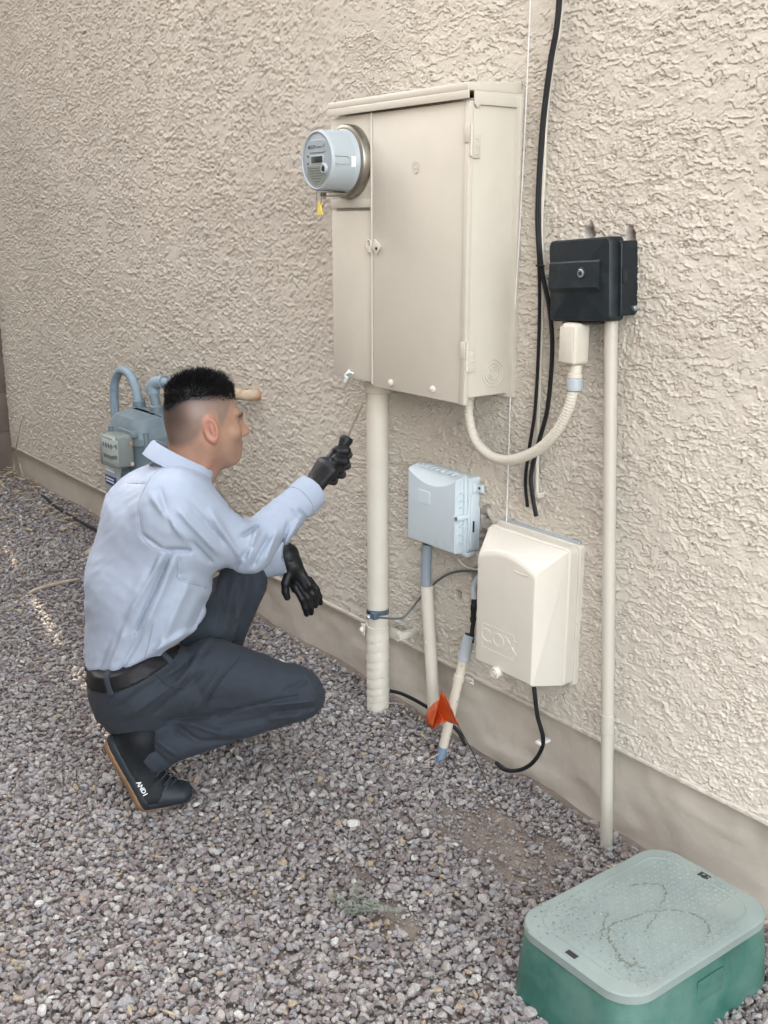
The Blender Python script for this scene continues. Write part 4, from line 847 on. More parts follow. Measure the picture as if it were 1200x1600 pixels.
MB().tube(spline([(-6.032, -0.05, 0.1175), (-6.016, -0.05, 0.1769), (-5.894, -0.06, 0.3098), (-5.813, -0.06, 0.4128), (-5.72, -0.06, 0.4866)], 6), [.006 - .0002 * k for k in range(25)], 6).build('stalk', M['wood'], dw)
MB().tube(spline([(-6.012, -0.05, 0.11), (-5.929, -0.05, 0.1739), (-5.85, -0.06, 0.116)], 6), .0035, 5).build('side_shoot', M['wood'], dw)
# leaf litter in the far corner
ll = MB(); rg = np.random.default_rng(9)
for k in range(520):
    x = rg.uniform(-6.35, -4.7); y = -abs(rg.normal(0, .22)) - .015
    if rg.random() > np.interp(x, [-6.4, -5.7, -4.7], [1, .6, .05]): continue
    z = float(ground_z(x, y)) + .012 + rg.uniform(0, .012); a = rg.uniform(0, 6.28); l = rg.uniform(.012, .034); w = l * rg.uniform(.18, .4)
    d = Vector((math.cos(a), math.sin(a), rg.uniform(-.3, .3))); nn_ = Vector((-math.sin(a), math.cos(a), rg.uniform(-.3, .3))); c = Vector((x, y, z))
    ll.add([c - d * l, c - nn_ * w, c + d * l, c + nn_ * w, c + Vector((0, 0, w * .5))], [(0, 1, 4), (1, 2, 4), (2, 3, 4), (3, 0, 4)])
for k in range(110):
    x = rg.uniform(-4.6, -.9); y = rg.uniform(-1.7, -.02); z = float(ground_z(x, y)) + .014 + rg.uniform(0, .006); a = rg.uniform(0, 6.28); l = rg.uniform(.008, .026); w = l * rg.uniform(.08, .25)
    d = Vector((math.cos(a), math.sin(a), rg.uniform(-.2, .2))); nn_ = Vector((-math.sin(a), math.cos(a), rg.uniform(-.2, .2))); c = Vector((x, y, z))
    if -1.36 < x < -.98 and -.65 < y < -.1: continue
    ll.add([c - d * l, c - nn_ * w, c + d * l, c + nn_ * w, c + Vector((0, 0, w * .5))], [(0, 1, 4), (1, 2, 4), (2, 3, 4), (3, 0, 4)])
tag(ll.build('leaf_litter', M['leaf'], None, None), 'dry leaf litter and straw bits, thickest in the far corner by the wall', 'leaves', kind='stuff')
lf = MB().add([gz((-4.419, -0.2762, 0.06), .01), gz((-4.462, -0.223, 0.06), .02), gz((-4.425, -0.205, 0.06), .012), gz((-4.398, -0.2487, 0.06), .006)], [(0, 1, 2, 3)]).build('dry_leaf', M['wood'], None); tag(lf, 'single pale dry leaf on the gravel behind the man', 'leaf')
# grey green weed in the gravel
wd = thing('gravel_weed', 'small grey green creeping weed in a silty patch of gravel', 'weed', (-1.693, -0.7237, 0))
rg = random.Random(8); wb = Vector((-1.69, -0.7311, -0)); wm = MB(); wl_ = MB()
for tgt in ((-1.737, -0.7631, 0.02), (-1.703, -0.7602, 0.01), (-1.743, -0.6792, 0.02), (-1.665, -0.682, 0.01), (-1.615, -0.6569, 0.005), (-1.656, -0.7153, 0.01)):
    path = spline([wb, wb.lerp(Vector(tgt), .5) + Vector((0, 0, .018)), Vector(tgt) + Vector((0, 0, .012))], 8); wm.tube(path, .0016, 5)
    for p in path[3:]:
        for q in range(4):
            a = rg.uniform(0, 6.28); l = rg.uniform(.004, .009); c = p + Vector((rg.uniform(-.006, .006), rg.uniform(-.006, .006), rg.uniform(-.002, .006)))
            d = Vector((math.cos(a) * l, math.sin(a) * l, rg.uniform(-.3, .6) * l)); w = Vector((-math.sin(a), math.cos(a), 0)) * l * .45
            wl_.add([c - d, c - w, c + d, c + w], [(0, 1, 2, 3)])
wm.build('stems', M['weed'], wd, None); wl_.build('leaves', M['weed'], wd, None)

# ------------------------------------------------------------------ person (implicit surfaces -> meshes)
class Fld:
    """signed distance field sampled on a grid, in the person's own frame (u right, v away, z up)"""
    def __init__(s, lo, hi, h):
        s.lo = np.array(lo, np.float32); s.h = h
        n = np.ceil((np.array(hi) - np.array(lo)) / h).astype(int) + 1
        s.ax = [s.lo[i] + h * np.arange(n[i], dtype=np.float32) for i in range(3)]
        s.P = np.stack(np.meshgrid(*s.ax, indexing='ij'), -1); s.F = np.full(n, 9.0, np.float32)
    def smin(s, d, k=.0):
        if k <= 0: s.F = np.minimum(s.F, d)
        else:
            h = np.clip(.5 + .5 * (d - s.F) / k, 0, 1); s.F = d * (1 - h) + s.F * h - k * h * (1 - h)
        return s
    def smax(s, d, k=.0):
        s.F = -s.F; s.smin(-d, k); s.F = -s.F; return s
    def cone(s, a, b, r1, r2):
        a = np.array(a, np.float32); b = np.array(b, np.float32); ab = b - a; t = np.clip(((s.P - a) @ ab) / (ab @ ab), 0, 1)
        return np.linalg.norm(s.P - a - t[..., None] * ab, axis=-1) - (r1 + (r2 - r1) * t)
    def econe(s, a, b, side, rs1, rd1, rs2, rd2):
        """tapered capsule with elliptical section: rs along 'side', rd across it"""
        a = np.array(a, np.float32); b = np.array(b, np.float32); ab = b - a; L = np.linalg.norm(ab); w = ab / L
        sd = np.array(side, np.float32); sd = sd - w * (sd @ w); sd /= np.linalg.norm(sd); dp = np.cross(w, sd)
        q = s.P - a; t = q @ w; tc = np.clip(t / L, 0, 1); rs = rs1 + (rs2 - rs1) * tc; rd = rd1 + (rd2 - rd1) * tc
        e = t - tc * L; m = np.minimum(rs, rd)
        k0 = np.sqrt((q @ sd / rs) ** 2 + (q @ dp / rd) ** 2 + (e / m) ** 2)
        k1 = np.sqrt((q @ sd / rs ** 2) ** 2 + (q @ dp / rd ** 2) ** 2 + (e / m ** 2) ** 2) + 1e-6
        return k0 * (k0 - 1) / k1
    def ell(s, c, r, A=None):
        q = s.P - np.array(c, np.float32)
        if A is not None: q = q @ np.array(A, np.float32).T
        r = np.array(r, np.float32); k0 = np.linalg.norm(q / r, axis=-1); k1 = np.linalg.norm(q / r ** 2, axis=-1) + 1e-6
        return k0 * (k0 - 1) / k1
    def plane(s, p, n):
        n = np.array(n, np.float32); n /= np.linalg.norm(n); return (s.P - np.array(p, np.float32)) @ n
    def fold(s, a, b, w, amp, view=None, lim=None, band=False):
        """ridge (+) or crease (-) along the line a-b; 'view' makes it a crease seen along that direction"""
        if band or getattr(s, 'bi', None) is None: s.bi = np.nonzero(np.abs(s.F) < .03); s.bp = s.P[s.bi]
        P = s.bp; a = np.array(a, np.float32); b = np.array(b, np.float32); q = P - a; ab = b - a
        if view is not None:
            n = np.array(view, np.float32); n /= np.linalg.norm(n)
            q = q - (q @ n)[..., None] * n; ab = ab - (ab @ n) * n
        t = np.clip((q @ ab) / (ab @ ab), 0, 1); d = np.linalg.norm(q - t[..., None] * ab, axis=-1)
        g = amp * np.exp(-(d / w) ** 2) * np.minimum(1, 6 * t * (1 - t) + .25)
        if lim is not None: g = g * (P[:, 1] < lim)
        s.F[s.bi] -= g; return s
    def mesh(s, smooth=1):
        F = s.F; nx, ny, nz = F.shape; ins = F < 0
        cnt = sum(ins[i:nx - 1 + i, j:ny - 1 + j, k:nz - 1 + k].astype(np.int8) for i in (0, 1) for j in (0, 1) for k in (0, 1))
        act = np.argwhere((cnt > 0) & (cnt < 8)); idx = np.full((nx - 1, ny - 1, nz - 1), -1, np.int32); idx[tuple(act.T)] = np.arange(len(act))
        acc = np.zeros((len(act), 3), np.float32); num = np.zeros(len(act), np.float32)
        C8 = [(i, j, k) for i in (0, 1) for j in (0, 1) for k in (0, 1)]
        val = {c: F[act[:, 0] + c[0], act[:, 1] + c[1], act[:, 2] + c[2]] for c in C8}
        for c in C8:
            for a in range(3):
                if c[a] == 0:
                    d = list(c); d[a] = 1; va, vb = val[c], val[tuple(d)]; m = (va < 0) != (vb < 0)
                    t = np.where(m, va / np.where(m, va - vb, 1), 0); p = np.tile(np.array(c, np.float32), (len(act), 1)); p[:, a] = t
                    acc += p * m[:, None]; num += m
        V = (act + acc / num[:, None]) * s.h + s.lo; Q = []
        for a in range(3):
            b, c = (a + 1) % 3, (a + 2) % 3
            sl0 = [slice(None)] * 3; sl1 = [slice(None)] * 3; sl0[a] = slice(0, -1); sl1[a] = slice(1, None)
            for q in (b, c): sl0[q] = slice(1, -1); sl1[q] = slice(1, -1)
            A, B = ins[tuple(sl0)], ins[tuple(sl1)]; e = np.argwhere(A != B); o = np.array([0, 0, 0]); o[b] = 1; o[c] = 1; e = e + o
            sgn = ins[tuple(e.T)]
            def g(db, dc):
                k = e.copy(); k[:, b] += db; k[:, c] += dc; return idx[tuple(k.T)]
            q = np.stack([g(-1, -1), g(0, -1), g(0, 0), g(-1, 0)], 1); q[~sgn] = q[~sgn][:, ::-1]; Q.append(q)
        Q = np.concatenate(Q); V = V.astype(np.float64)
        for _ in range(smooth):
            S = np.zeros_like(V); N_ = np.zeros(len(V))
            for i in range(4):
                for j in (i - 1, (i + 1) % 4):
                    np.add.at(S, Q[:, i], V[Q[:, j]]); np.add.at(N_, Q[:, i], 1)
            V = .5 * V + .5 * S / np.maximum(N_, 1)[:, None]
        s.V = V; return np_mesh(V.astype(np.float32), Q)

def cloth(name, col, var, weave=900, rough=.85, bump=.2, col2=None):
    m = mat(name, col, rough, var=var, vscale=14, col2=col2, c2scale=5, c2lo=.5, c2hi=.8, bump=bump, bscale=weave, bdist=.0006, spec=.2)
    b = m.node_tree.nodes['Principled BSDF']; b.inputs['Sheen Weight'].default_value = .03; return m
M['shirt'] = cloth('pale_grey_shirt', (.315, .360, .435), .03)
M['trousers'] = cloth('slate_trousers', (.031, .037, .047), .10, bump=.25)
M['belt'] = mat('black_leather', (.008, .008, .009), .5, spec=.25, var=.2, vscale=30, bump=.15, bscale=300, bdist=.0006)
M['glove'] = mat('black_nitrile', (.006, .0065, .0075), .5, spec=.32, var=.2, vscale=30, bump=.25, bscale=90, bdist=.0035)
M['seam'] = mat('shirt_stitching', (.25, .285, .345), .9, var=.1)
M['seam_dark'] = mat('trouser_stitching', (.014, .018, .025), .9, var=.1)
M['shoe'] = mat('black_shoe_mesh', (.008, .010, .012), .65, spec=.25, var=.4, vscale=90, bump=.5, bscale=420, bdist=.0012)
M['toe_cap'] = mat('dark_slate_overlay', (.018, .024, .029), .55, spec=.3, var=.15, vscale=20)
M['gum'] = mat('gum_sole', (.20, .115, .055), .6, var=.12, vscale=20)
M['hair'] = mat('black_hair', (.006, .0055, .006), .55, var=.3, vscale=60, spec=.2)
M['skin'] = mat('skin', (.5, .3, .22), .5, var=.06, vscale=60, attr='tint', bump=.12, bscale=260, bdist=.0008, sss=.15)
M['eye'] = mat('eye_white', (.6, .58, .55), .2, var=.02)
M['iris'] = mat('iris', (.03, .02, .015), .2, var=.1)

MAN = thing('person', 'man in pale grey work shirt and slate trousers crouching with a screwdriver', 'person', (-2.36, -.9, .001), rotz=math.atan2(_r.y, _r.x))
MAN['_base'] = [0, 0, 0]
VIEW = np.array((-.06, 1, -.36), np.float32)

# joints
hipR, kneeR, ankR = (-0.0379, 0.045, 0.36), (0.356, 0.13, 0.2809), (-0.0125, 0.03, 0.1721)
hipL, kneeL, ankL = (-0.0735, 0.215, 0.3181), (0.2041, 0.37, 0.5026), (0.0783, 0.36, 0.1842)
pel = (-0.0551, 0.13, 0.3367)
sp0, sp1, sp2, sp3 = (-0.0489, 0.135, 0.3714), (-0.0106, 0.135, 0.5879), (0.0288, 0.135, 0.7532), (0.0846, 0.14, 0.8655)
shR, elR, wrR = (0.092, 0.012, 0.8207), (0.2563, 0.115, 0.6853), (0.4014, 0.285, 0.7879)
shL, elL, wrL = (0.0518, 0.3, 0.7697), (0.1816, 0.44, 0.541), (0.3271, 0.4, 0.5695)
AT = R(25); FW = (math.cos(AT), math.sin(AT), 0.0); SD = (math.sin(AT), -math.cos(AT), 0.0)

# ---- head
AH = R(27); hf = np.array((math.cos(AH), math.sin(AH), 0)); hl = np.array((-math.sin(AH), math.cos(AH), 0))
tl = R(-2); HX = hf * math.cos(tl) + np.array((0, 0, math.sin(tl))); HZ = np.array((0, 0, math.cos(tl))) - hf * math.sin(tl); HA = np.stack([HX, hl, HZ])
HC = np.array((0.1508, 0.155, 1.013))
def hp(x, y, z): return tuple(HC + HX * x + hl * y + HZ * z)
def head_field(h):
    f = Fld(HC + np.array((-.17, -.16, -.235)), HC + np.array((.17, .16, .145)), h)
    f.smin(f.ell(hp(-.008, 0, .022), (.089, .0735, .077), HA))
    f.smin(f.ell(hp(-.030, 0, .010), (.064, .066, .074), HA), .03)
    f.smin(f.ell(hp(.036, 0, -.040), (.056, .060, .082), HA), .03)
    for s in (-1, 1):
        f.smin(f.cone(hp(-.004, s * .050, -.050), hp(.060, s * .020, -.098), .020, .016), .028)
        f.smin(f.ell(hp(.062, s * .040, -.026), (.022, .020, .016), HA), .02)
        f.smin(f.cone(hp(.072, s * .040, .016), hp(.088, s * .010, .012), .010, .012), .014)
    f.smin(f.ell(hp(.074, 0, -.096), (.020, .022, .018), HA), .022)
    f.smin(f.ell(hp(.074, 0, -.066), (.020, .028, .030), HA), .02)
    for s in (-1, 1):
        d = f.ell(hp(.094, s * .031, -.008), (.014, .017, .011), HA); f.smax(-d, .012)
    f.smin(f.cone(hp(.086, 0, .006), hp(.108, 0, -.032), .0085, .0100), .014)
    f.smin(f.ell(hp(.110, 0, -.036), (.0095, .0100, .0085), HA), .008)
    for s in (-1, 1): f.smin(f.ell(hp(.098, s * .011, -.039), (.0105, .0075, .0075), HA), .007)
    f.smin(f.ell(hp(.092, 0, -.0605), (.0085, .020, .0055), HA), .006)
    f.smin(f.ell(hp(.090, 0, -.0715), (.0085, .018, .0060), HA), .006)
    f.fold(hp(.100, -.022, -.066), hp(.100, .022, -.066), .0032, -.0045)
    # neck and nape
    nk = (0.0998, 0.14, 0.8756)
    f.smin(f.cone(hp(-.030, 0, -.035), nk, .052, .058), .035)
    f.smin(f.cone(hp(-.004, -.050, -.045), (0.1403, 0.11, 0.8661), .017, .012), .025)
    f.smin(f.cone(hp(.026, 0, -.094), (0.1328, 0.15, 0.8496), .024, .030), .03)
    # ears
    for s in (-1, 1):
        tiltE = R(12); ex = HX * math.cos(tiltE) + HZ * math.sin(tiltE); ez = HZ * math.cos(tiltE) - HX * math.sin(tiltE)
        out = hl * s * .94 - HX * .34; out /= np.linalg.norm(out); ex2 = np.cross(ez, out); ex2 /= np.linalg.norm(ex2); EA = np.stack([ex2, out, ez])
        c = HC + HX * -.006 + hl * s * .0755 + HZ * -.012
        rim = f.ell(c + out * .006, (.0185, .0085, .0335), EA); hollow = f.ell(c + out * .0150 + ez * .003, (.0138, .0108, .0262), EA)
        k = .0045; h_ = np.clip(.5 - .5 * (hollow + rim) / k, 0, 1); ear = rim * (1 - h_) + (-hollow) * h_ + k * h_ * (1 - h_)
        tr = f.ell(c + out * .006 + HX * .012 + ez * -.006, (.006, .006, .009), EA); ear = np.minimum(ear, tr)
        ear = np.minimum(ear, f.ell(c + out * .006 + ez * -.027 + HX * .003, (.009, .006, .010), EA))
        ah = f.ell(c + out * .007 + ez * .002 + HX * .001, (.0045, .005, .016), EA); ear = np.minimum(ear, ah + .0005)
        f.smin(ear, .006)
    return f
def smooth3(x): return x * x * (3 - 2 * x)
def head_tint(V):
    q = (V - HC) @ HA.T; x, y, z = q[:, 0], q[:, 1], q[:, 2]
    skin = np.array([.305, .178, .120]); red = np.array([.335, .155, .108]); stub = np.array([.145, .100, .080]); dark = np.array([.016, .014, .014])
    c = np.tile(skin, (len(V), 1))
    earf = (sst(1.25, .85, np.sqrt(((x + .008) / .026) ** 2 + ((z + .012) / .042) ** 2)) * sst(.0735, .0775, np.abs(y))); c = c * (1 - earf[:, None]) + red * earf[:, None]
    nose = sst(.092, .108, x)[:, None]; c = c * (1 - .5 * nose) + red * .5 * nose
    neck = sst(-.07, -.12, z)[:, None] * sst(.05, .0, x)[:, None]; c = c * (1 - .6 * neck) + red * .6 * neck
    # clipped sides: hairline from the temple over the ear to the nape
    hl_z = np.interp(x, [-.12, -.07, -.05, -.036, -.022, -.005, .010, .018, .028, .040, .055, .070], [-.062, -.058, -.046, -.022, .012, .030, .028, -.004, -.002, .022, .045, .060])
    side = sst(-.012, .016, z - hl_z + .003 * np.sin(x * 600) * np.sin(z * 500)); fade = sst(-.06, .075, z - .35 * (x + .02) * 0)
    back = sst(-.035, -.10, x)
    tone = stub * (1.25 - .55 * np.clip(back * .9 + .5 * sst(.03, .08, z), 0, 1))[:, None]
    mixd = np.clip(sst(-.045, -.085, x) * sst(-.035, .02, z) * .85 + sst(.050, .075, z), 0, 1)[:, None]; tone = tone * (1 - mixd) + dark * mixd
    lz_ = np.interp(x, [-.12, -.096, -.085, -.070, -.050, .0, .045, .075, .095], [.020, .030, .042, .056, .065, .070, .067, .060, .054]); nearh = sst(-.026, .003, z - lz_)[:, None] * .92; nearh = nearh * (.25 + .75 * sst(-.006, .002, z - lz_)[:, None] + .0) ; tone = tone * (1 - nearh) + dark * nearh; side = np.maximum(side, nearh[:, 0])
    k = (np.clip(side * .86 + .13 * nearh[:, 0], 0, 1) * (1 - earf))[:, None]; c = c * (1 - k) + tone * k
    brow = np.exp(-((z - .0145) / .0055) ** 2) * sst(.056, .068, x) * sst(.006, .012, np.abs(y)) * sst(.056, .048, np.abs(y)); c = c * (1 - .9 * brow[:, None]) + dark * .9 * brow[:, None]
    lip = np.exp(-((z + .066) / .008) ** 2) * sst(.084, .092, x) * sst(.024, .016, np.abs(y)); c = c * (1 - .5 * lip[:, None]) + np.array([.36, .14, .11]) * .5 * lip[:, None]
    beard = sst(-.03, -.06, z) * sst(-.01, .03, x) * .16; c = c * (1 - beard[:, None]) + np.array([.10, .08, .075]) * beard[:, None]
    return c.astype(np.float32)
hfld = head_field(.0031); hme = hfld.mesh(1)
# the rest of the body, inside the clothes, as one skin with the head
def body_field():
    f = Fld((-.26, -.16, .03), (.56, .56, .93), .009)
    f.smin(f.econe(sp0, sp1, SD, .14, .095, .14, .10)); f.smin(f.econe(sp1, sp2, SD, .14, .10, .155, .10), .04); f.smin(f.cone(sp2, sp3, .10, .06), .04); f.smin(f.cone(sp3, (0.0998, 0.14, 0.8756), .055, .052), .03)
    f.smin(f.cone(shR, elR, .048, .040), .03); f.smin(f.cone(elR, wrR, .040, .028), .02); f.smin(f.cone(shL, elL, .048, .040), .03); f.smin(f.cone(elL, wrL, .040, .028), .02)
    f.smin(f.cone(sp2, shR, .07, .05), .04); f.smin(f.cone(sp2, shL, .07, .05), .04)
    for a, b, c in ((hipR, kneeR, ankR), (hipL, kneeL, ankL)):
        f.smin(f.cone(a, b, .065, .042), .03); f.smin(f.cone(b, c, .038, .030), .01)
    return f
bfld = body_field(); bme = bfld.mesh(2)
def join_np(parts):
    bm = bmesh.new()
    for m_ in parts: bm.from_mesh(m_)
    me = bpy.data.meshes.new('m'); bm.to_mesh(me); bm.free(); return me
color_attr(hme, 'tint', head_tint(hfld.V)); color_attr(bme, 'tint', np.tile(np.array([.305, .178, .120], np.float32), (len(bme.vertices), 1)))
body = link('body', join_np([hme, bme]), M['skin'], MAN, None)
for s in (-1, 1):
    ey = MB().lathe([(.0001, -.0115)] + [(.0115 * math.sin(t), -.0115 * math.cos(t)) for t in np.linspace(.2, 2.94, 12)] + [(.0001, .0115)], hp(.0665, s * .031, -.009), tuple(HX), 16)
    eo = ey.build('eye', M['eye'], body); MB().lathe([(.0058, .0100), (.0045, .0112), (.0, .0120)], hp(.0665, s * .031, -.009), tuple(HX), 12).build('iris', M['iris'], eo)

# hair: dense cap on top plus thousands of short strands
f = Fld(HC + np.array((-.15, -.14, -.03)), HC + np.array((.15, .14, .16)), .0035)
f.smin(f.ell(hp(-.008, 0, .022), (.089, .0735, .077), HA)); f.smin(f.ell(hp(-.030, 0, .010), (.064, .066, .074), HA), .03)
qx, qy, qz = [(f.P - HC) @ a for a in (HX.astype(np.float32), hl.astype(np.float32), HZ.astype(np.float32))]
HLX, HLZ = [-.12, -.096, -.085, -.070, -.050, .0, .045, .075, .095], [.020, .030, .042, .056, .065, .070, .067, .060, .054]
lowz = np.interp(qx, HLX, HLZ).astype(np.float32); slp = np.abs(np.interp(qx + .006, HLX, HLZ) - np.interp(qx - .006, HLX, HLZ)) / .012; ed = ((qz - lowz) / np.sqrt(1 + slp ** 2)).astype(np.float32)
f.F -= .0006 + .0125 * sst(-.002, .030, ed) * sst(.045, .082, qz) + .003 * sst(.0, .07, qx) * sst(0, .02, ed)
f.smax(-(ed + .004 * noise(qx * 240, qy * 240 + qz * 60, 41)), .002)
hair = link('hair', f.mesh(1), M['hair'], MAN, None)
hs_ = []; hfaces = []; rg = np.random.default_rng(21); cnt_ = 0
while cnt_ < 7000:
    th = rg.uniform(0, 6.283); zz = rg.uniform(.05, 1.0); rr_ = math.sqrt(1 - zz * zz); p = np.array((rr_ * math.cos(th), rr_ * math.sin(th), zz)); q = np.array((-.008, 0, .024)) + p * np.array((.092, .0745, .084))
    lz = np.interp(q[0], HLX, HLZ) - rg.uniform(0, .012)
    if q[2] < lz: continue
    nrm = p / np.array((.092, .0745, .084)); nrm /= np.linalg.norm(nrm); edge = min(1, (q[2] - lz) / .03)
    d = nrm * 1.0 + np.array((.28, 0, .30)) + rg.normal(0, .22, 3); d /= np.linalg.norm(d); tz_ = float(sst(.045, .082, q[2])); b1_ = .010 * min(1, max(0, q[2] - lz) / .03) * tz_; l = (.003 + .017 * edge * (.25 + .75 * tz_)) * rg.uniform(.6, 1.25); w = np.cross(d, rg.normal(size=3)); w /= np.linalg.norm(w); w *= .0009
    q = q + nrm * b1_; b0 = np.array(hp(*q)); D = HX * d[0] + hl * d[1] + HZ * d[2]; Wd = HX * w[0] + hl * w[1] + HZ * w[2]; k = len(hs_)
    hs_ += [b0 - Wd, b0 + Wd, b0 + D * l]; hfaces.append((k, k + 1, k + 2)); cnt_ += 1
# clipped stubble on the sides and nape
for k_ in range(9000):
    th = rg.uniform(2.0, 6.0); zz = rg.uniform(-.75, .75); rr_ = math.sqrt(1 - zz * zz); p = np.array((rr_ * math.cos(th + 1.3), rr_ * math.sin(th + 1.3), zz)); q = np.array((-.014, 0, .018)) + p * np.array((.0855, .0735, .080))
    if q[0] > .03 or q[2] < -.055 or rg.random() > np.interp(q[2], [-.055, .0, .05], [.10, .5, .9]) * np.interp(q[0], [-.09, -.03, .03], [1, .6, .35]): continue
    if abs(q[1]) > .06 and -.035 < q[0] < .02 and q[2] < .028: continue
    nrm = p / np.array((.0855, .0735, .080)); nrm /= np.linalg.norm(nrm); d = nrm + np.array((.1, 0, -.6)) + rg.normal(0, .25, 3); d /= np.linalg.norm(d); l = rg.uniform(.0016, .0034); w = np.cross(d, rg.normal(size=3)); w /= np.linalg.norm(w); w *= .0005
    b0 = np.array(hp(*q)); D = HX * d[0] + hl * d[1] + HZ * d[2]; Wd = HX * w[0] + hl * w[1] + HZ * w[2]; k = len(hs_)
    hs_ += [b0 - Wd, b0 + Wd, b0 + D * l]; hfaces.append((k, k + 1, k + 2))
link('hair_strands', np_mesh(np.array(hs_, np.float32), np.array(hfaces)), M['hair'], hair, None)['kind'] = 'stuff'

from mathutils.bvhtree import BVHTree
def surf(me):
    n = len(me.vertices); co = np.empty(n * 3, np.float32); me.vertices.foreach_get('co', co); nf = len(me.polygons); li = np.empty(nf * 4, np.int32); me.loops.foreach_get('vertex_index', li)
    return BVHTree.FromPolygons(co.reshape(-1, 3).tolist(), li.reshape(-1, 4).tolist())
def seam(bv, pts, r, m, parent, name='seam', lift=.0004):
    out = []; vd_ = Vector(tuple(float(c) for c in VIEW)).normalized()
    for p in spline(pts, 9):
        h = bv.ray_cast(p - vd_ * .6, vd_)
        if h[0] is not None and (not out or (h[0] - out[-1]).length < .05): out.append(h[0] - vd_ * lift)
    if len(out) > 3: MB().tube(out, r, 5).build(name, m, parent, None)
# ---- shirt
f = Fld((-.30, -.22, .27), (.54, .62, 1.02), .0045)
f.smin(f.econe(sp0, sp1, SD, .170, .142, .178, .150)); f.smin(f.econe(sp1, sp2, SD, .180, .150, .196, .137), .05)
f.smin(f.econe(sp2, sp3, SD, .172, .122, .075, .055), .06)
f.smin(f.cone(sp3, shR, .046, .064), .06); f.smin(f.cone(sp3, shL, .046, .064), .06)
arm = f.cone(shR, elR, .070, .061); fore = f.cone(elR, wrR, .060, .046); f.smin(arm, .085); f.smin(fore, .022)
f.smin(f.cone(shL, elL, .078, .062), .035); f.smin(f.cone(elL, wrL, .060, .046), .02)
# sleeves and hem end cleanly
def nrm_(a, b): d = np.array(b) - np.array(a); return d / np.linalg.norm(d)
cR = np.array(wrR) + nrm_(elR, wrR) * .012; near = np.linalg.norm(f.P - cR.astype(np.float32), axis=-1) < .12
f.F = np.where(near, np.maximum(f.F, f.plane(cR, nrm_(elR, wrR))), f.F)
cL = np.array(wrL); near = np.linalg.norm(f.P - cL.astype(np.float32), axis=-1) < .12
f.F = np.where(near, np.maximum(f.F, f.plane(cL, nrm_(elL, wrL))), f.F)
BP = np.array((-0.0076, -0.055, 0.4066)); WN = np.array((-.36, -.12, 1.0)); WN /= np.linalg.norm(WN)
hem = f.plane(BP + WN * .008, -WN); f.smax(np.where(f.P[..., 0] < .24, hem, -1), .02)
# collar: a stand around the neck with a turned-down fall
nA, nB = np.array((0.0941, 0.14, 0.8588)), np.array((0.0679, 0.14, 0.9504)); nd_ = nrm_(nA, nB).astype(np.float32); q = f.P - nA.astype(np.float32); t = q @ nd_; rad = np.linalg.norm(q - t[..., None] * nd_, axis=-1)
hole = np.maximum(rad - .066, -(t - .004)); f.smax(-hole, .004)
# seams, pleats and folds
for a, b, w, amp in (
    ((0.0903, 0, 0.7146), (-0.0161, 0, 0.4953), .0065, -.0075), ((0.0726, 0, 0.708), (-0.0277, 0, 0.5417), .013, .0075), ((0.104, 0, 0.7047), (0.0136, 0, 0.5074), .012, .0055),
    ((0.0614, 0, 0.7047), (-0.0724, 0, 0.4728), .012, -.0050), ((0.0361, 0, 0.6765), (-0.0996, 0, 0.4294), .016, .0050), ((-0.008, 0, 0.6011), (-0.1264, 0, 0.3943), .013, -.0050), ((-0.0379, 0, 0.5074), (-0.0906, 0, 0.3943), .012, .0050), ((0.0071, 0, 0.5074), (-0.0614, 0, 0.3943), .010, -.0045),
    ((0.1294, 0, 0.6431), (0.0391, 0, 0.4468), .018, .0050), ((0.1561, 0, 0.6011), (0.0966, 0, 0.4642), .014, -.0045), ((0.023, 0, 0.4468), (0.1229, 0, 0.5074), .014, .0065), ((-0.0451, 0, 0.3943), (0.1056, 0, 0.4815), .010, -.0040),
    ((-0.0285, 0, 0.8976), (0.0326, 0, 0.8849), .0045, -.0016), ((0.0326, 0, 0.8849), (0.0857, 0, 0.9498), .0045, -.0014), ((0.0326, 0, 0.8849), (0.0161, 0, 0.8159), .0050, -.0016), ((0.0161, 0, 0.8159), (0.0218, 0, 0.7541), .0060, -.0018), ((0.0218, 0, 0.7541), (0.073, 0, 0.7146), .0075, -.0040), ((0.073, 0, 0.7146), (0.1407, 0, 0.7146), .009, -.0055),
    ((0.0465, 0, 0.8561), (0.1338, 0, 0.7344), .014, .0060), ((0.0706, 0, 0.8721), (0.0962, 0, 0.7671), .010, -.0045), ((0.1143, 0, 0.8159), (0.2033, 0, 0.7047), .013, .0065), ((0.1385, 0, 0.832), (0.2124, 0, 0.7344), .010, -.0045), ((0.1845, 0, 0.8159), (0.2578, 0, 0.6848), .012, .0055),
    ((0.2524, 0, 0.7541), (0.2959, 0, 0.7916), .008, -.0080), ((0.2657, 0, 0.6848), (0.2926, 0, 0.7834), .011, .0070), ((0.2765, 0, 0.6765), (0.3202, 0, 0.7671), .008, -.0065), ((0.3052, 0, 0.6848), (0.3393, 0, 0.7753), .010, .0060), ((0.3409, 0, 0.7179), (0.3681, 0, 0.8029), .008, -.0050), ((0.3539, 0, 0.7344), (0.4029, 0, 0.824), .010, .0050), ((0.2257, 0, 0.6715), (0.2831, 0, 0.7344), .010, -.0050),
    ((0.3923, 0, 0.8401), (0.4151, 0, 0.811), .007, -.0060), ((0.3691, 0, 0.8449), (0.4271, 0, 0.7834), .0045, -.0040), ((0.1342, 0, 0.7426), (0.1788, 0, 0.6848), .010, -.0050),
    ((0.1009, 0, 0.6431), (0.157, 0, 0.6213), .0035, -.0025), ((0.1087, 0, 0.7047), (0.1009, 0, 0.6431), .0035, -.0025)):
    f.fold(a, b, w * .62, amp * 2.0, VIEW, .34)
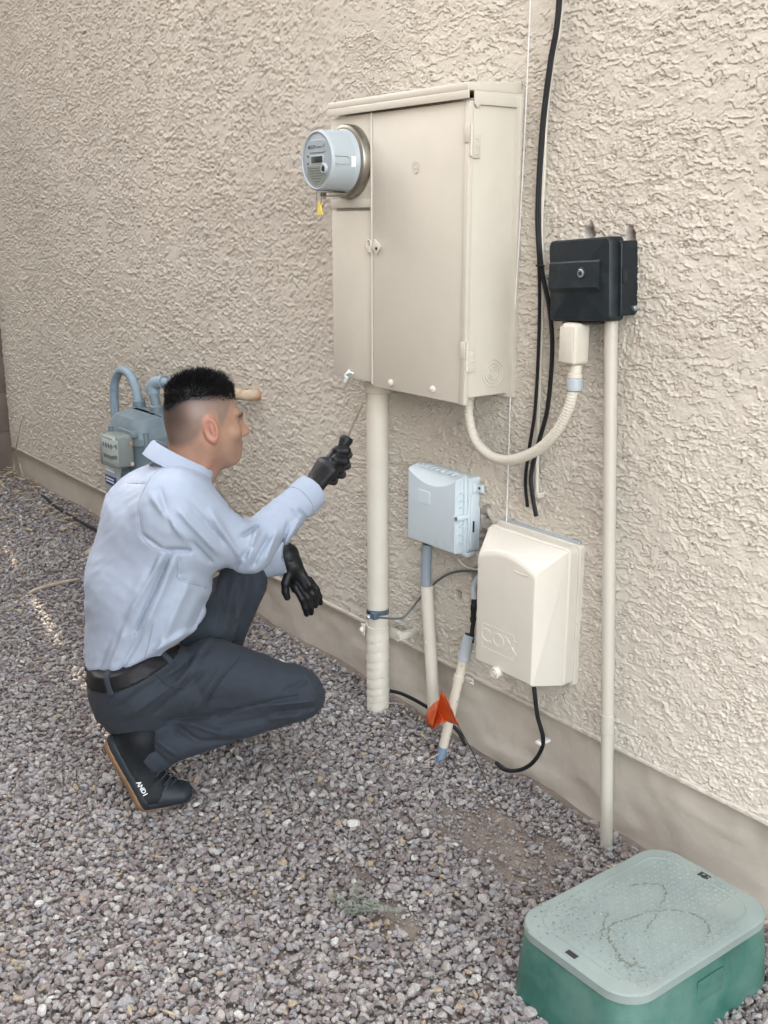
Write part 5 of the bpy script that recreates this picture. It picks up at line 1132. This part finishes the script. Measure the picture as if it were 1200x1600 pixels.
al_ = f.P[..., 0] * .50 + f.P[..., 2] * .86; ac_ = f.P[..., 0] * .86 - f.P[..., 2] * .50
f.F += .0026 * noise(ac_ * 42 + 1.2 * noise(al_ * 9, ac_ * 9, 53), al_ * 7 + f.P[..., 1] * 6, 50) * sst(-.3, .5, noise(f.P[..., 0] * 8, f.P[..., 2] * 8, 54)) + .0010 * noise(f.P[..., 0] * 60, f.P[..., 2] * 60 + f.P[..., 1] * 50, 55)
shirt = link('shirt', f.mesh(1), M['shirt'], MAN, None)
sb_ = surf(shirt.data)
for pts in (((-0.0316, 0, 0.8976), (0.0022, 0, 0.8929), (0.0326, 0, 0.8849)), ((0.0326, 0, 0.8849), (0.0468, 0, 0.9151), (0.0857, 0, 0.9498)), ((0.0326, 0, 0.8849), (0.0196, 0, 0.8481), (0.014, 0, 0.8078), (0.0189, 0, 0.759), (0.0452, 0, 0.7245), (0.076, 0, 0.7113)),
            ((0.1068, 0, 0.6981), (0.1006, 0, 0.6682), (0.0993, 0, 0.6431), (0.1288, 0, 0.6297), (0.157, 0, 0.6213)), ((0.0884, 0, 0.708), (0.0403, 0, 0.6095), (-0.0161, 0, 0.4953)), ((0.0338, 0, 0.5245), (0.018, 0, 0.4728), (0.0025, 0, 0.4294))):
    seam(sb_, pts, .0011, M['seam'], shirt)
# collar: stand and turned-down fall, open at the throat
cc = np.array((0.0906, 0.138, 0.9127)); cw = np.array((.52, .22, 1.0)); cw /= np.linalg.norm(cw); cu_ = np.array(FW) - cw * (np.array(FW) @ cw); cu_ /= np.linalg.norm(cu_); cv_ = np.cross(cw, cu_)
cvs = []; na_ = 40
for k in range(na_ + 1):
    a = R(28) + (2 * math.pi - R(56)) * k / na_; c_, s_ = math.cos(a), math.sin(a); fr_ = max(0, c_)
    for dr, dz in ((-.003, -.030), (-.001, .010), (.002, .0165), (.006, .0165), (.011, .010), (.017 + .004 * fr_, -.026 - .012 * fr_), (.014 + .004 * fr_, -.027 - .012 * fr_)):
        cvs.append(cc + cu_ * c_ * (.077 + dr) + cv_ * s_ * (.072 + dr) + cw * dz)
MB().add(cvs, [(7 * k + j, 7 * k + j + 1, 7 * k + j + 8, 7 * k + j + 7) for k in range(na_) for j in range(6)]).build('collar', M['shirt'], shirt, 50)
cf_ = np.array(wrR); cd_ = nrm_(elR, wrR)
cu = MB().tube([cf_ - cd_ * .040, cf_ - cd_ * .039, cf_ + cd_ * .012, cf_ + cd_ * .014, cf_ + cd_ * .012, cf_ - cd_ * .01], [.0475, .0505, .0490, .0475, .0450, .044], 28, cap=False)
cuff = cu.build('cuff', M['shirt'], shirt)
MB().lathe([(.006, 0), (.006, .002), (.003, .003), (0, .0025)], tuple(np.array((0.4143, 0.262, 0.7494))), (.35, -.9, -.3), 12).build('cuff_button', M['white'], cuff)
cf_ = np.array(wrL); cd_ = nrm_(elL, wrL)
MB().tube([cf_ - cd_ * .045, cf_ - cd_ * .044, cf_ + cd_ * .004, cf_ + cd_ * .006, cf_ - cd_ * .01], [.047, .0500, .0485, .047, .044], 24, cap=False).build('cuff', M['shirt'], shirt)

# ---- trousers
f = Fld((-.30, -.16, .02), (.52, .60, .62), .0046)
f.smin(f.econe((-0.063, 0.13, 0.3181), (-0.0591, 0.13, 0.2715), SD, .165, .120, .160, .120))
f.smin(f.cone((-0.0883, 0.06, 0.3043), hipR, .066, .088), .05); f.smin(f.cone((-0.1256, 0.2, 0.2483), hipL, .066, .088), .05)
thR = f.cone(hipR, kneeR, .098, .070); thR = np.minimum(thR, f.cone((0.1522, 0.08, 0.3588), kneeR, .088, .070))
shn = f.cone((0.3502, 0.13, 0.2527), (0.0165, 0.035, 0.1695), .060, .055)
shn = np.minimum(shn, f.cone((0.0372, 0.035, 0.1788), (-0.0005, 0.03, 0.148), .056, .054))
f.smin(thR, .05)
f.smin(f.ell((0.3776, 0.135, 0.2635), (.070, .062, .064)), .03)
f.smin(shn, .012); f.smin(f.cone((0.0592, 0.05, 0.2358), (0.3134, 0.12, 0.2575), .035, .04), .02)
f.smin(f.cone(hipL, kneeL, .095, .068), .04); f.smin(f.cone(kneeL, ankL, .066, .058), .014); f.smin(f.cone((0.1281, 0.25, 0.4173), hipL, .07, .08), .04)
# cuff end of right leg
ce = np.array((0.0082, 0.03, 0.1219)); cn = nrm_((0.3554, 0.13, 0.2527), (0.0372, 0.035, 0.1788)); near = (np.linalg.norm(f.P - ce.astype(np.float32), axis=-1) < .13)
f.F = np.where(near, np.maximum(f.F, f.plane((-0.0202, 0.03, 0.1554), (-.84, 0, -.54))), f.F)
for a, b, w, amp in (
    ((0.0368, 0, 0.257), (0.1608, 0, 0.2661), .007, -.0050), ((0.1608, 0, 0.2661), (0.2772, 0, 0.3002), .007, -.0050), ((0.2772, 0, 0.3002), (0.3925, 0, 0.3199), .007, -.0050),
    ((0.3099, 0, 0.2966), (0.4332, 0, 0.3056), .009, .0055), ((0.3174, 0, 0.2733), (0.4246, 0, 0.2841), .007, -.0060), ((0.3004, 0, 0.2552), (0.3912, 0, 0.2606), .008, .0050), ((0.3436, 0, 0.3306), (0.4096, 0, 0.359), .010, -.0050),
    ((0.094, 0, 0.4119), (-0.0848, 0, 0.2876), .013, -.0050), ((0.1175, 0, 0.3943), (-0.0446, 0, 0.2733), .013, .0055), ((0.1586, 0, 0.4031), (0.0133, 0, 0.2787), .010, -.0050), ((0.1995, 0, 0.4119), (0.112, 0, 0.2787), .013, .0055), ((0.2327, 0, 0.4294), (0.1494, 0, 0.3056), .0035, -.0035), ((0.1693, 0, 0.4642), (0.0352, 0, 0.3767), .016, -.0050), ((0.1539, 0, 0.4815), (0.065, 0, 0.3234), .011, .0050),
    ((0.0608, 0, 0.2426), (0.1247, 0, 0.1971), .012, -.0085), ((0.1247, 0, 0.1971), (0.2241, 0, 0.1971), .010, -.0060), ((0.0861, 0, 0.2552), (0.1917, 0, 0.2153), .012, .0065), ((0.0097, 0, 0.2153), (0.0812, 0, 0.1567), .012, .0070), ((-0.0002, 0, 0.1879), (0.0516, 0, 0.1327), .009, -.0060), ((0.1594, 0, 0.2335), (0.3088, 0, 0.2606), .010, -.0050), ((0.1422, 0, 0.2912), (0.16, 0, 0.3234), .006, -.0050),
    ((0.394, 0, 0.3943), (0.4414, 0, 0.3056), .012, .0035)):
    f.fold(a, b, w * .68, amp * 1.8, VIEW, .22)
for k in range(7):
    x = 345 + k * 11; aa = ((0.1473, 0.33, 0.5298), (0.1672, 0.33, 0.5336), (0.1872, 0.33, 0.5392), (0.2071, 0.33, 0.543), (0.2268, 0.33, 0.543), (0.2464, 0.33, 0.5392), (0.2641, 0.33, 0.5298))[k]; bb_ = ((0.1468, 0.3, 0.4072), (0.155, 0.3, 0.388), (0.169, 0.3, 0.3783), (0.1797, 0.3, 0.3745), (0.1946, 0.3, 0.388), (0.2133, 0.3, 0.4072), (0.2433, 0.3, 0.4455))[k]
    f.fold(aa, bb_, .0065, -.0045 if k % 2 else .0045, VIEW)
al_ = f.P[..., 0] * .70 + f.P[..., 2] * .71; ac_ = f.P[..., 0] * .71 - f.P[..., 2] * .70
f.F += .0034 * noise(ac_ * 40 + 1.2 * noise(al_ * 9, ac_ * 9, 56), al_ * 8 + f.P[..., 1] * 6, 51) * sst(-.3, .5, noise(f.P[..., 0] * 9, f.P[..., 2] * 9, 57)) + .0010 * noise(f.P[..., 0] * 60, f.P[..., 2] * 60 + f.P[..., 1] * 50, 58)
pl_ = f.plane(BP, WN); hipbox = (f.P[..., 0] < .14); tb = f.F.copy()
f.F = np.where(hipbox, np.maximum(tb, pl_ - .010), tb)
trs = link('trousers', f.mesh(1), M['trousers'], MAN, None)
tbv = surf(trs.data)
for pts in (((0.2359, 0, 0.4294), (0.1983, 0, 0.3802), (0.1601, 0, 0.327), (0.142, 0, 0.2876)), ((0.0279, 0, 0.3908), (0.054, 0, 0.3625), (0.0988, 0, 0.3448)), ((0.1619, 0, 0.2912), (0.2358, 0, 0.2912), (0.3101, 0, 0.3056)), ((0.0211, 0, 0.1234), (0.0413, 0, 0.1271), (0.0655, 0, 0.1419))):
    seam(tbv, pts, .0013, M['seam_dark'], trs)
f.F = np.where(f.P[..., 0] < .10, np.maximum(tb - .0045, np.abs(pl_) - .0185), .05).astype(np.float32); belt = link('belt', f.mesh(1), M['belt'], MAN, 50)
wc = np.array((-0.0551, 0.13, 0.3367))
for dg_ in (-118, -65, 150, 100):
    a = R(dg_); out = np.array(FW) * math.cos(a) - np.cross(WN, np.array(FW)) * -math.sin(a); tn = np.cross(WN, out); q = f.P - wc.astype(np.float32)
    d_ = np.maximum(np.abs(q @ tn.astype(np.float32)) - .0085, -(q @ out.astype(np.float32)) + .03); f.F = np.maximum(np.maximum(tb - .0085, np.abs(pl_) - .0245), d_).astype(np.float32)
    if (f.F < 0).sum() > 20: link('belt_loop', f.mesh(1), M['trousers'], belt, None)

# ---- shoes
def shoe(heel, ball, toe, ank, side, flat):
    lo = np.minimum.reduce([heel, ball, toe, ank]) - .085; hi = np.maximum.reduce([heel, ball, toe, ank]) + .085
    f = Fld(lo, hi, .0042); hb = nrm_(heel, ball); up = np.cross(np.array(side), hb); up = up if up[2] > 0 or up[0] > 0 else -up
    f.smin(f.econe(heel, ball, side, .036, .036, .047, .036)); f.smin(f.econe(ball, toe, side, .047, .034, .036, .024), .02)
    f.smin(f.cone(np.array(heel) * .75 + np.array(ball) * .25 + up * .015, ank, .038, .046), .025)
    f.smin(f.cone(ank, np.array(ball) * .6 + np.array(toe) * .4, .040, .026), .03)
    return f, up
sideR = np.array((math.sin(R(14)), -math.cos(R(14)), 0))
heel, ball, toe, ank = [np.array(p) for p in ((-0.0855, 0.02, 0.1755), (-0.0192, 0.01, 0.0429), (0.0717, 0.02, 0.0409), (-0.0253, 0.02, 0.2013))]
f, upR = shoe(heel, ball, toe, ank, sideR, False)
base = f.F.copy()
hb = nrm_(heel, ball); pn1 = np.cross(sideR, hb); pn1 = pn1 if pn1[0] > 0 else -pn1
d1 = f.plane(heel - pn1 * .034, pn1); d2 = f.plane((0, 0, .002), (0, 0, 1)); sl = np.maximum(np.minimum(d1, 9), -9)
k = .02; h_ = np.clip(.5 - .5 * (d2 - d1) / k, 0, 1); sd_ = d2 * (1 - h_) + d1 * h_ - k * h_ * (1 - h_) if False else np.minimum(d1, d2)
f.F = np.maximum(base, -(sd_ - .014)); f.fold((0.0406, 0, 0.1142), (-0.0128, 0, 0.0581), .004, -.003, VIEW)
rs = link('shoe', f.mesh(1), M['shoe'], MAN, None)
f.F = np.maximum(np.maximum(base - .0045, sd_ - .016), -sd_); link('sole', f.mesh(1), M['gum'], rs, None, label='gum brown sole')
f.F = np.maximum(np.maximum(base - .0022, sd_ - .034), -(sd_ - .010)); link('rubber_band', f.mesh(1), M['toe_cap'], rs, None)
f.F = np.maximum(np.maximum(base - .0030, -(f.plane((0.0319, 0, 0.0769), (.80, 0, -.35)))), -(sd_ - .014)); link('toe_cap', f.mesh(1), M['toe_cap'], rs, None)
# laces
for k in range(7):
    p = np.array((-0.0072, 0, 0.153)) * (1 - k / 6) + np.array((0.0521, 0, 0.0788)) * (k / 6)
    MB().tube(spline([p + sideR * .020 + np.array((-.014, 0, -.008)), p + np.array((.010, 0, .012)), p - sideR * .020 + np.array((0, 0, .006))], 5), .0022, 6).build('lace', M['toe_cap'], rs)
# lettering on the side of the shoe
o_ = np.array((-0.0295, 0, 0.0881)); vx = nrm_((-0.0321, -0.035, 0.1354), (-0.0073, -0.035, 0.0802)); zz_ = -np.array((0, 1, 0.0)); zz_ = sideR - vx * (sideR @ vx); zz_ /= np.linalg.norm(zz_); vy = np.cross(zz_, vx)
LM = Matrix(((vx[0], vy[0], zz_[0], 0), (vx[1], vy[1], zz_[1], 0), (vx[2], vy[2], zz_[2], 0), (0, 0, 0, 1)))
pos = o_ + sideR * .0475
me = text_mesh('AND1', .0165, Matrix.Translation(tuple(pos)) @ LM @ Matrix.Translation((0, .0, 0)), .0012, .0003); link('lettering', me, M['white'], rs)
# left shoe, flat on the gravel behind the right leg
hl_, bl_, tl_, al_ = [np.array(p) for p in ((0.0499, 0.36, 0.0962), (0.1176, 0.4, 0.0556), (0.1913, 0.42, 0.0456), (0.0718, 0.36, 0.1638))]
for p in (hl_, bl_, tl_): p[2] = .04
f, _x = shoe(hl_, bl_, tl_, al_, np.array((math.sin(R(20)), -math.cos(R(20)), 0)), True)
base = f.F.copy(); d2 = f.plane((0, 0, .004), (0, 0, 1)); f.F = np.maximum(base, -(d2 - .014)); ls = link('shoe', f.mesh(1), M['shoe'], MAN, None)
f.F = np.maximum(np.maximum(base - .0045, d2 - .016), -d2); link('sole', f.mesh(1), M['gum'], ls, None)

# ---- gloved hands
def chain(f, pts, r, k=.004):
    d = None
    for i in range(len(pts) - 1):
        c = f.cone(pts[i], pts[i + 1], r[i], r[i + 1])
        if d is None: d = c
        else: h = np.clip(.5 + .5 * (c - d) / k, 0, 1); d = c * (1 - h) + d * h - k * h * (1 - h)
    return d
# right: closed around the screwdriver handle
hB, hT = np.array((0.4405, 0.335, 0.8113)), np.array((0.5015, 0.375, 0.9139)); hd = nrm_(hB, hT)
f = Fld(np.minimum(hB, wrR) - .09, np.maximum(hT, wrR) + .09, .0026)
kn = [np.array(p) for p in ((0.4799, 0.3, 0.9012), (0.475, 0.288, 0.8793), (0.4629, 0.284, 0.8608), (0.447, 0.288, 0.844))]
palm0 = np.array((0.3943, 0.285, 0.779)); pc = np.array((0.4376, 0.3, 0.8376))
f.smin(f.econe(np.array((0.4047, 0.288, 0.7943)), np.array((0.4515, 0.305, 0.8578)), hd, .030, .022, .041, .024))
f.smin(f.cone(np.array((0.3803, 0.282, 0.7637)), np.array((0.4083, 0.288, 0.7996)), .0335, .0275), .012)
for i, k_ in enumerate(kn):
    c0 = k_ + np.array((0, .012, 0)); along = hd * (.018 - .012 * i) * 0
    p1 = [np.array(p) for p in ((0.5033, 0.318, 0.8992), (0.4998, 0.312, 0.8722), (0.4858, 0.31, 0.8477), (0.4646, 0.312, 0.8277))][i]
    p2 = [np.array(p) for p in ((0.5072, 0.352, 0.8811), (0.5035, 0.35, 0.8511), (0.4893, 0.348, 0.8263), (0.4663, 0.346, 0.8087))][i]
    p3 = [np.array(p) for p in ((0.4871, 0.372, 0.8714), (0.4815, 0.37, 0.8429), (0.4673, 0.366, 0.822), (0.4496, 0.36, 0.8052))][i]
    f.smin(chain(f, [c0, p1, p2, p3], [.0138, .0128, .0118, .0102]), .0055)
f.smin(chain(f, [np.array((0.4171, 0.318, 0.8155)), np.array((0.4441, 0.345, 0.8522)), np.array((0.4713, 0.372, 0.8858)), np.array((0.4886, 0.385, 0.8957))], [.015, .0135, .0115, .0095]), .008)
f.smax(-f.cone(hB, hT, .0130, .0130), .002)
for a, b in (((0.4202, 0.27, 0.8219), (0.4462, 0.27, 0.8395)), ((0.429, 0.27, 0.8342), (0.4549, 0.27, 0.8518)), ((0.4148, 0.27, 0.8059), (0.4338, 0.27, 0.8183)), ((0.4519, 0.27, 0.8798), (0.4687, 0.27, 0.8623))): f.fold(a, b, .0035, -.0016, VIEW)
gr = link('glove', f.mesh(1), M['glove'], MAN, None)
g0, g1_ = np.array((0.3821, 0.282, 0.7655)), nrm_((0.3821, 0.282, 0.7655), (0.4083, 0.288, 0.7996))
MB().tube([tuple(g0 + g1_ * .004 + (np.cross(g1_, (0, 1, 0)) * math.cos(t) + np.cross(g1_, np.cross(g1_, (0, 1, 0))) * math.sin(t)) * .0335) for t in np.linspace(0, 6.283, 28)[:-1]], .0028, 6, closed=True).build('rolled_edge', M['glove'], gr)
# left: hanging relaxed past the knee
f = Fld(np.array((0.2958, 0.33, 0.376)) - .03, np.array((0.4409, 0.47, 0.5803)) + .03, .0026)
f.smin(f.cone(np.array((0.3273, 0.4, 0.5772)), np.array((0.3399, 0.395, 0.548)), .036, .031)); f.smin(f.econe(np.array((0.3417, 0.395, 0.548)), np.array((0.3699, 0.392, 0.4832)), (.8, -.4, .3), .030, .020, .039, .017), .014)
for pts, r_ in ((((0.353, 0.375, 0.4892), (0.3711, 0.368, 0.4568), (0.3794, 0.372, 0.4281), (0.3821, 0.38, 0.4055)), (.0118, .0105, .0098, .0085)),
                (((0.3666, 0.388, 0.4885), (0.3865, 0.384, 0.4549), (0.3948, 0.39, 0.4273), (0.3936, 0.4, 0.4018)), (.0120, .0108, .0098, .0085)),
                (((0.3805, 0.4, 0.4921), (0.4003, 0.4, 0.4609), (0.4068, 0.408, 0.4383), (0.4058, 0.418, 0.4169)), (.0115, .0102, .0095, .0082)),
                (((0.3891, 0.412, 0.4997), (0.4088, 0.415, 0.4712), (0.4173, 0.42, 0.4438), (0.4202, 0.428, 0.4211)), (.0102, .0092, .0085, .0075)),
                (((0.3355, 0.378, 0.5325), (0.325, 0.365, 0.5043), (0.3247, 0.362, 0.4803), (0.3297, 0.362, 0.4629)), (.0140, .0125, .0110, .0095))):
    f.smin(chain(f, [np.array(p) for p in pts], r_), .006)
for a, b in (((0.3342, 0.36, 0.5672), (0.3633, 0.36, 0.5748)), ((0.3549, 0.36, 0.5195), (0.3757, 0.36, 0.4714)), ((0.3766, 0.36, 0.5195), (0.3941, 0.36, 0.481))): f.fold(a, b, .0035, -.0014, VIEW)
link('glove', f.mesh(1), M['glove'], MAN, None)

# ---- screwdriver
sd = thing('screwdriver', 'screwdriver with black handle held up in the gloved right hand', 'screwdriver', (-2.36, -.9, .005), rotz=math.atan2(_r.y, _r.x)); sd['_base'] = [0, 0, 0]
hE = hB - hd * .02
Lh = np.linalg.norm(hT - hE)
MB().lathe([(.010, 0), (.0135, .004), (.0135, .03), (.0125, .05), (.0125, Lh * .72), (.0135, Lh * .86), (.0185, Lh * .97), (.0190, Lh * 1.02), (.0165, Lh * 1.06), (.0, Lh * 1.07)], tuple(hE), tuple(hd), 24).build('handle', M['glove'], sd)
tipS = np.array((0.5467, 0.43, 1.01))
MB().tube([tuple(hT + hd * .002), tuple(hT * .06 + tipS * .94), tuple(tipS)], [.0036, .0036, .0026], 10).build('shaft', mat('brass_shaft', (.15, .12, .075), .4, metal=.3, var=.1), sd)
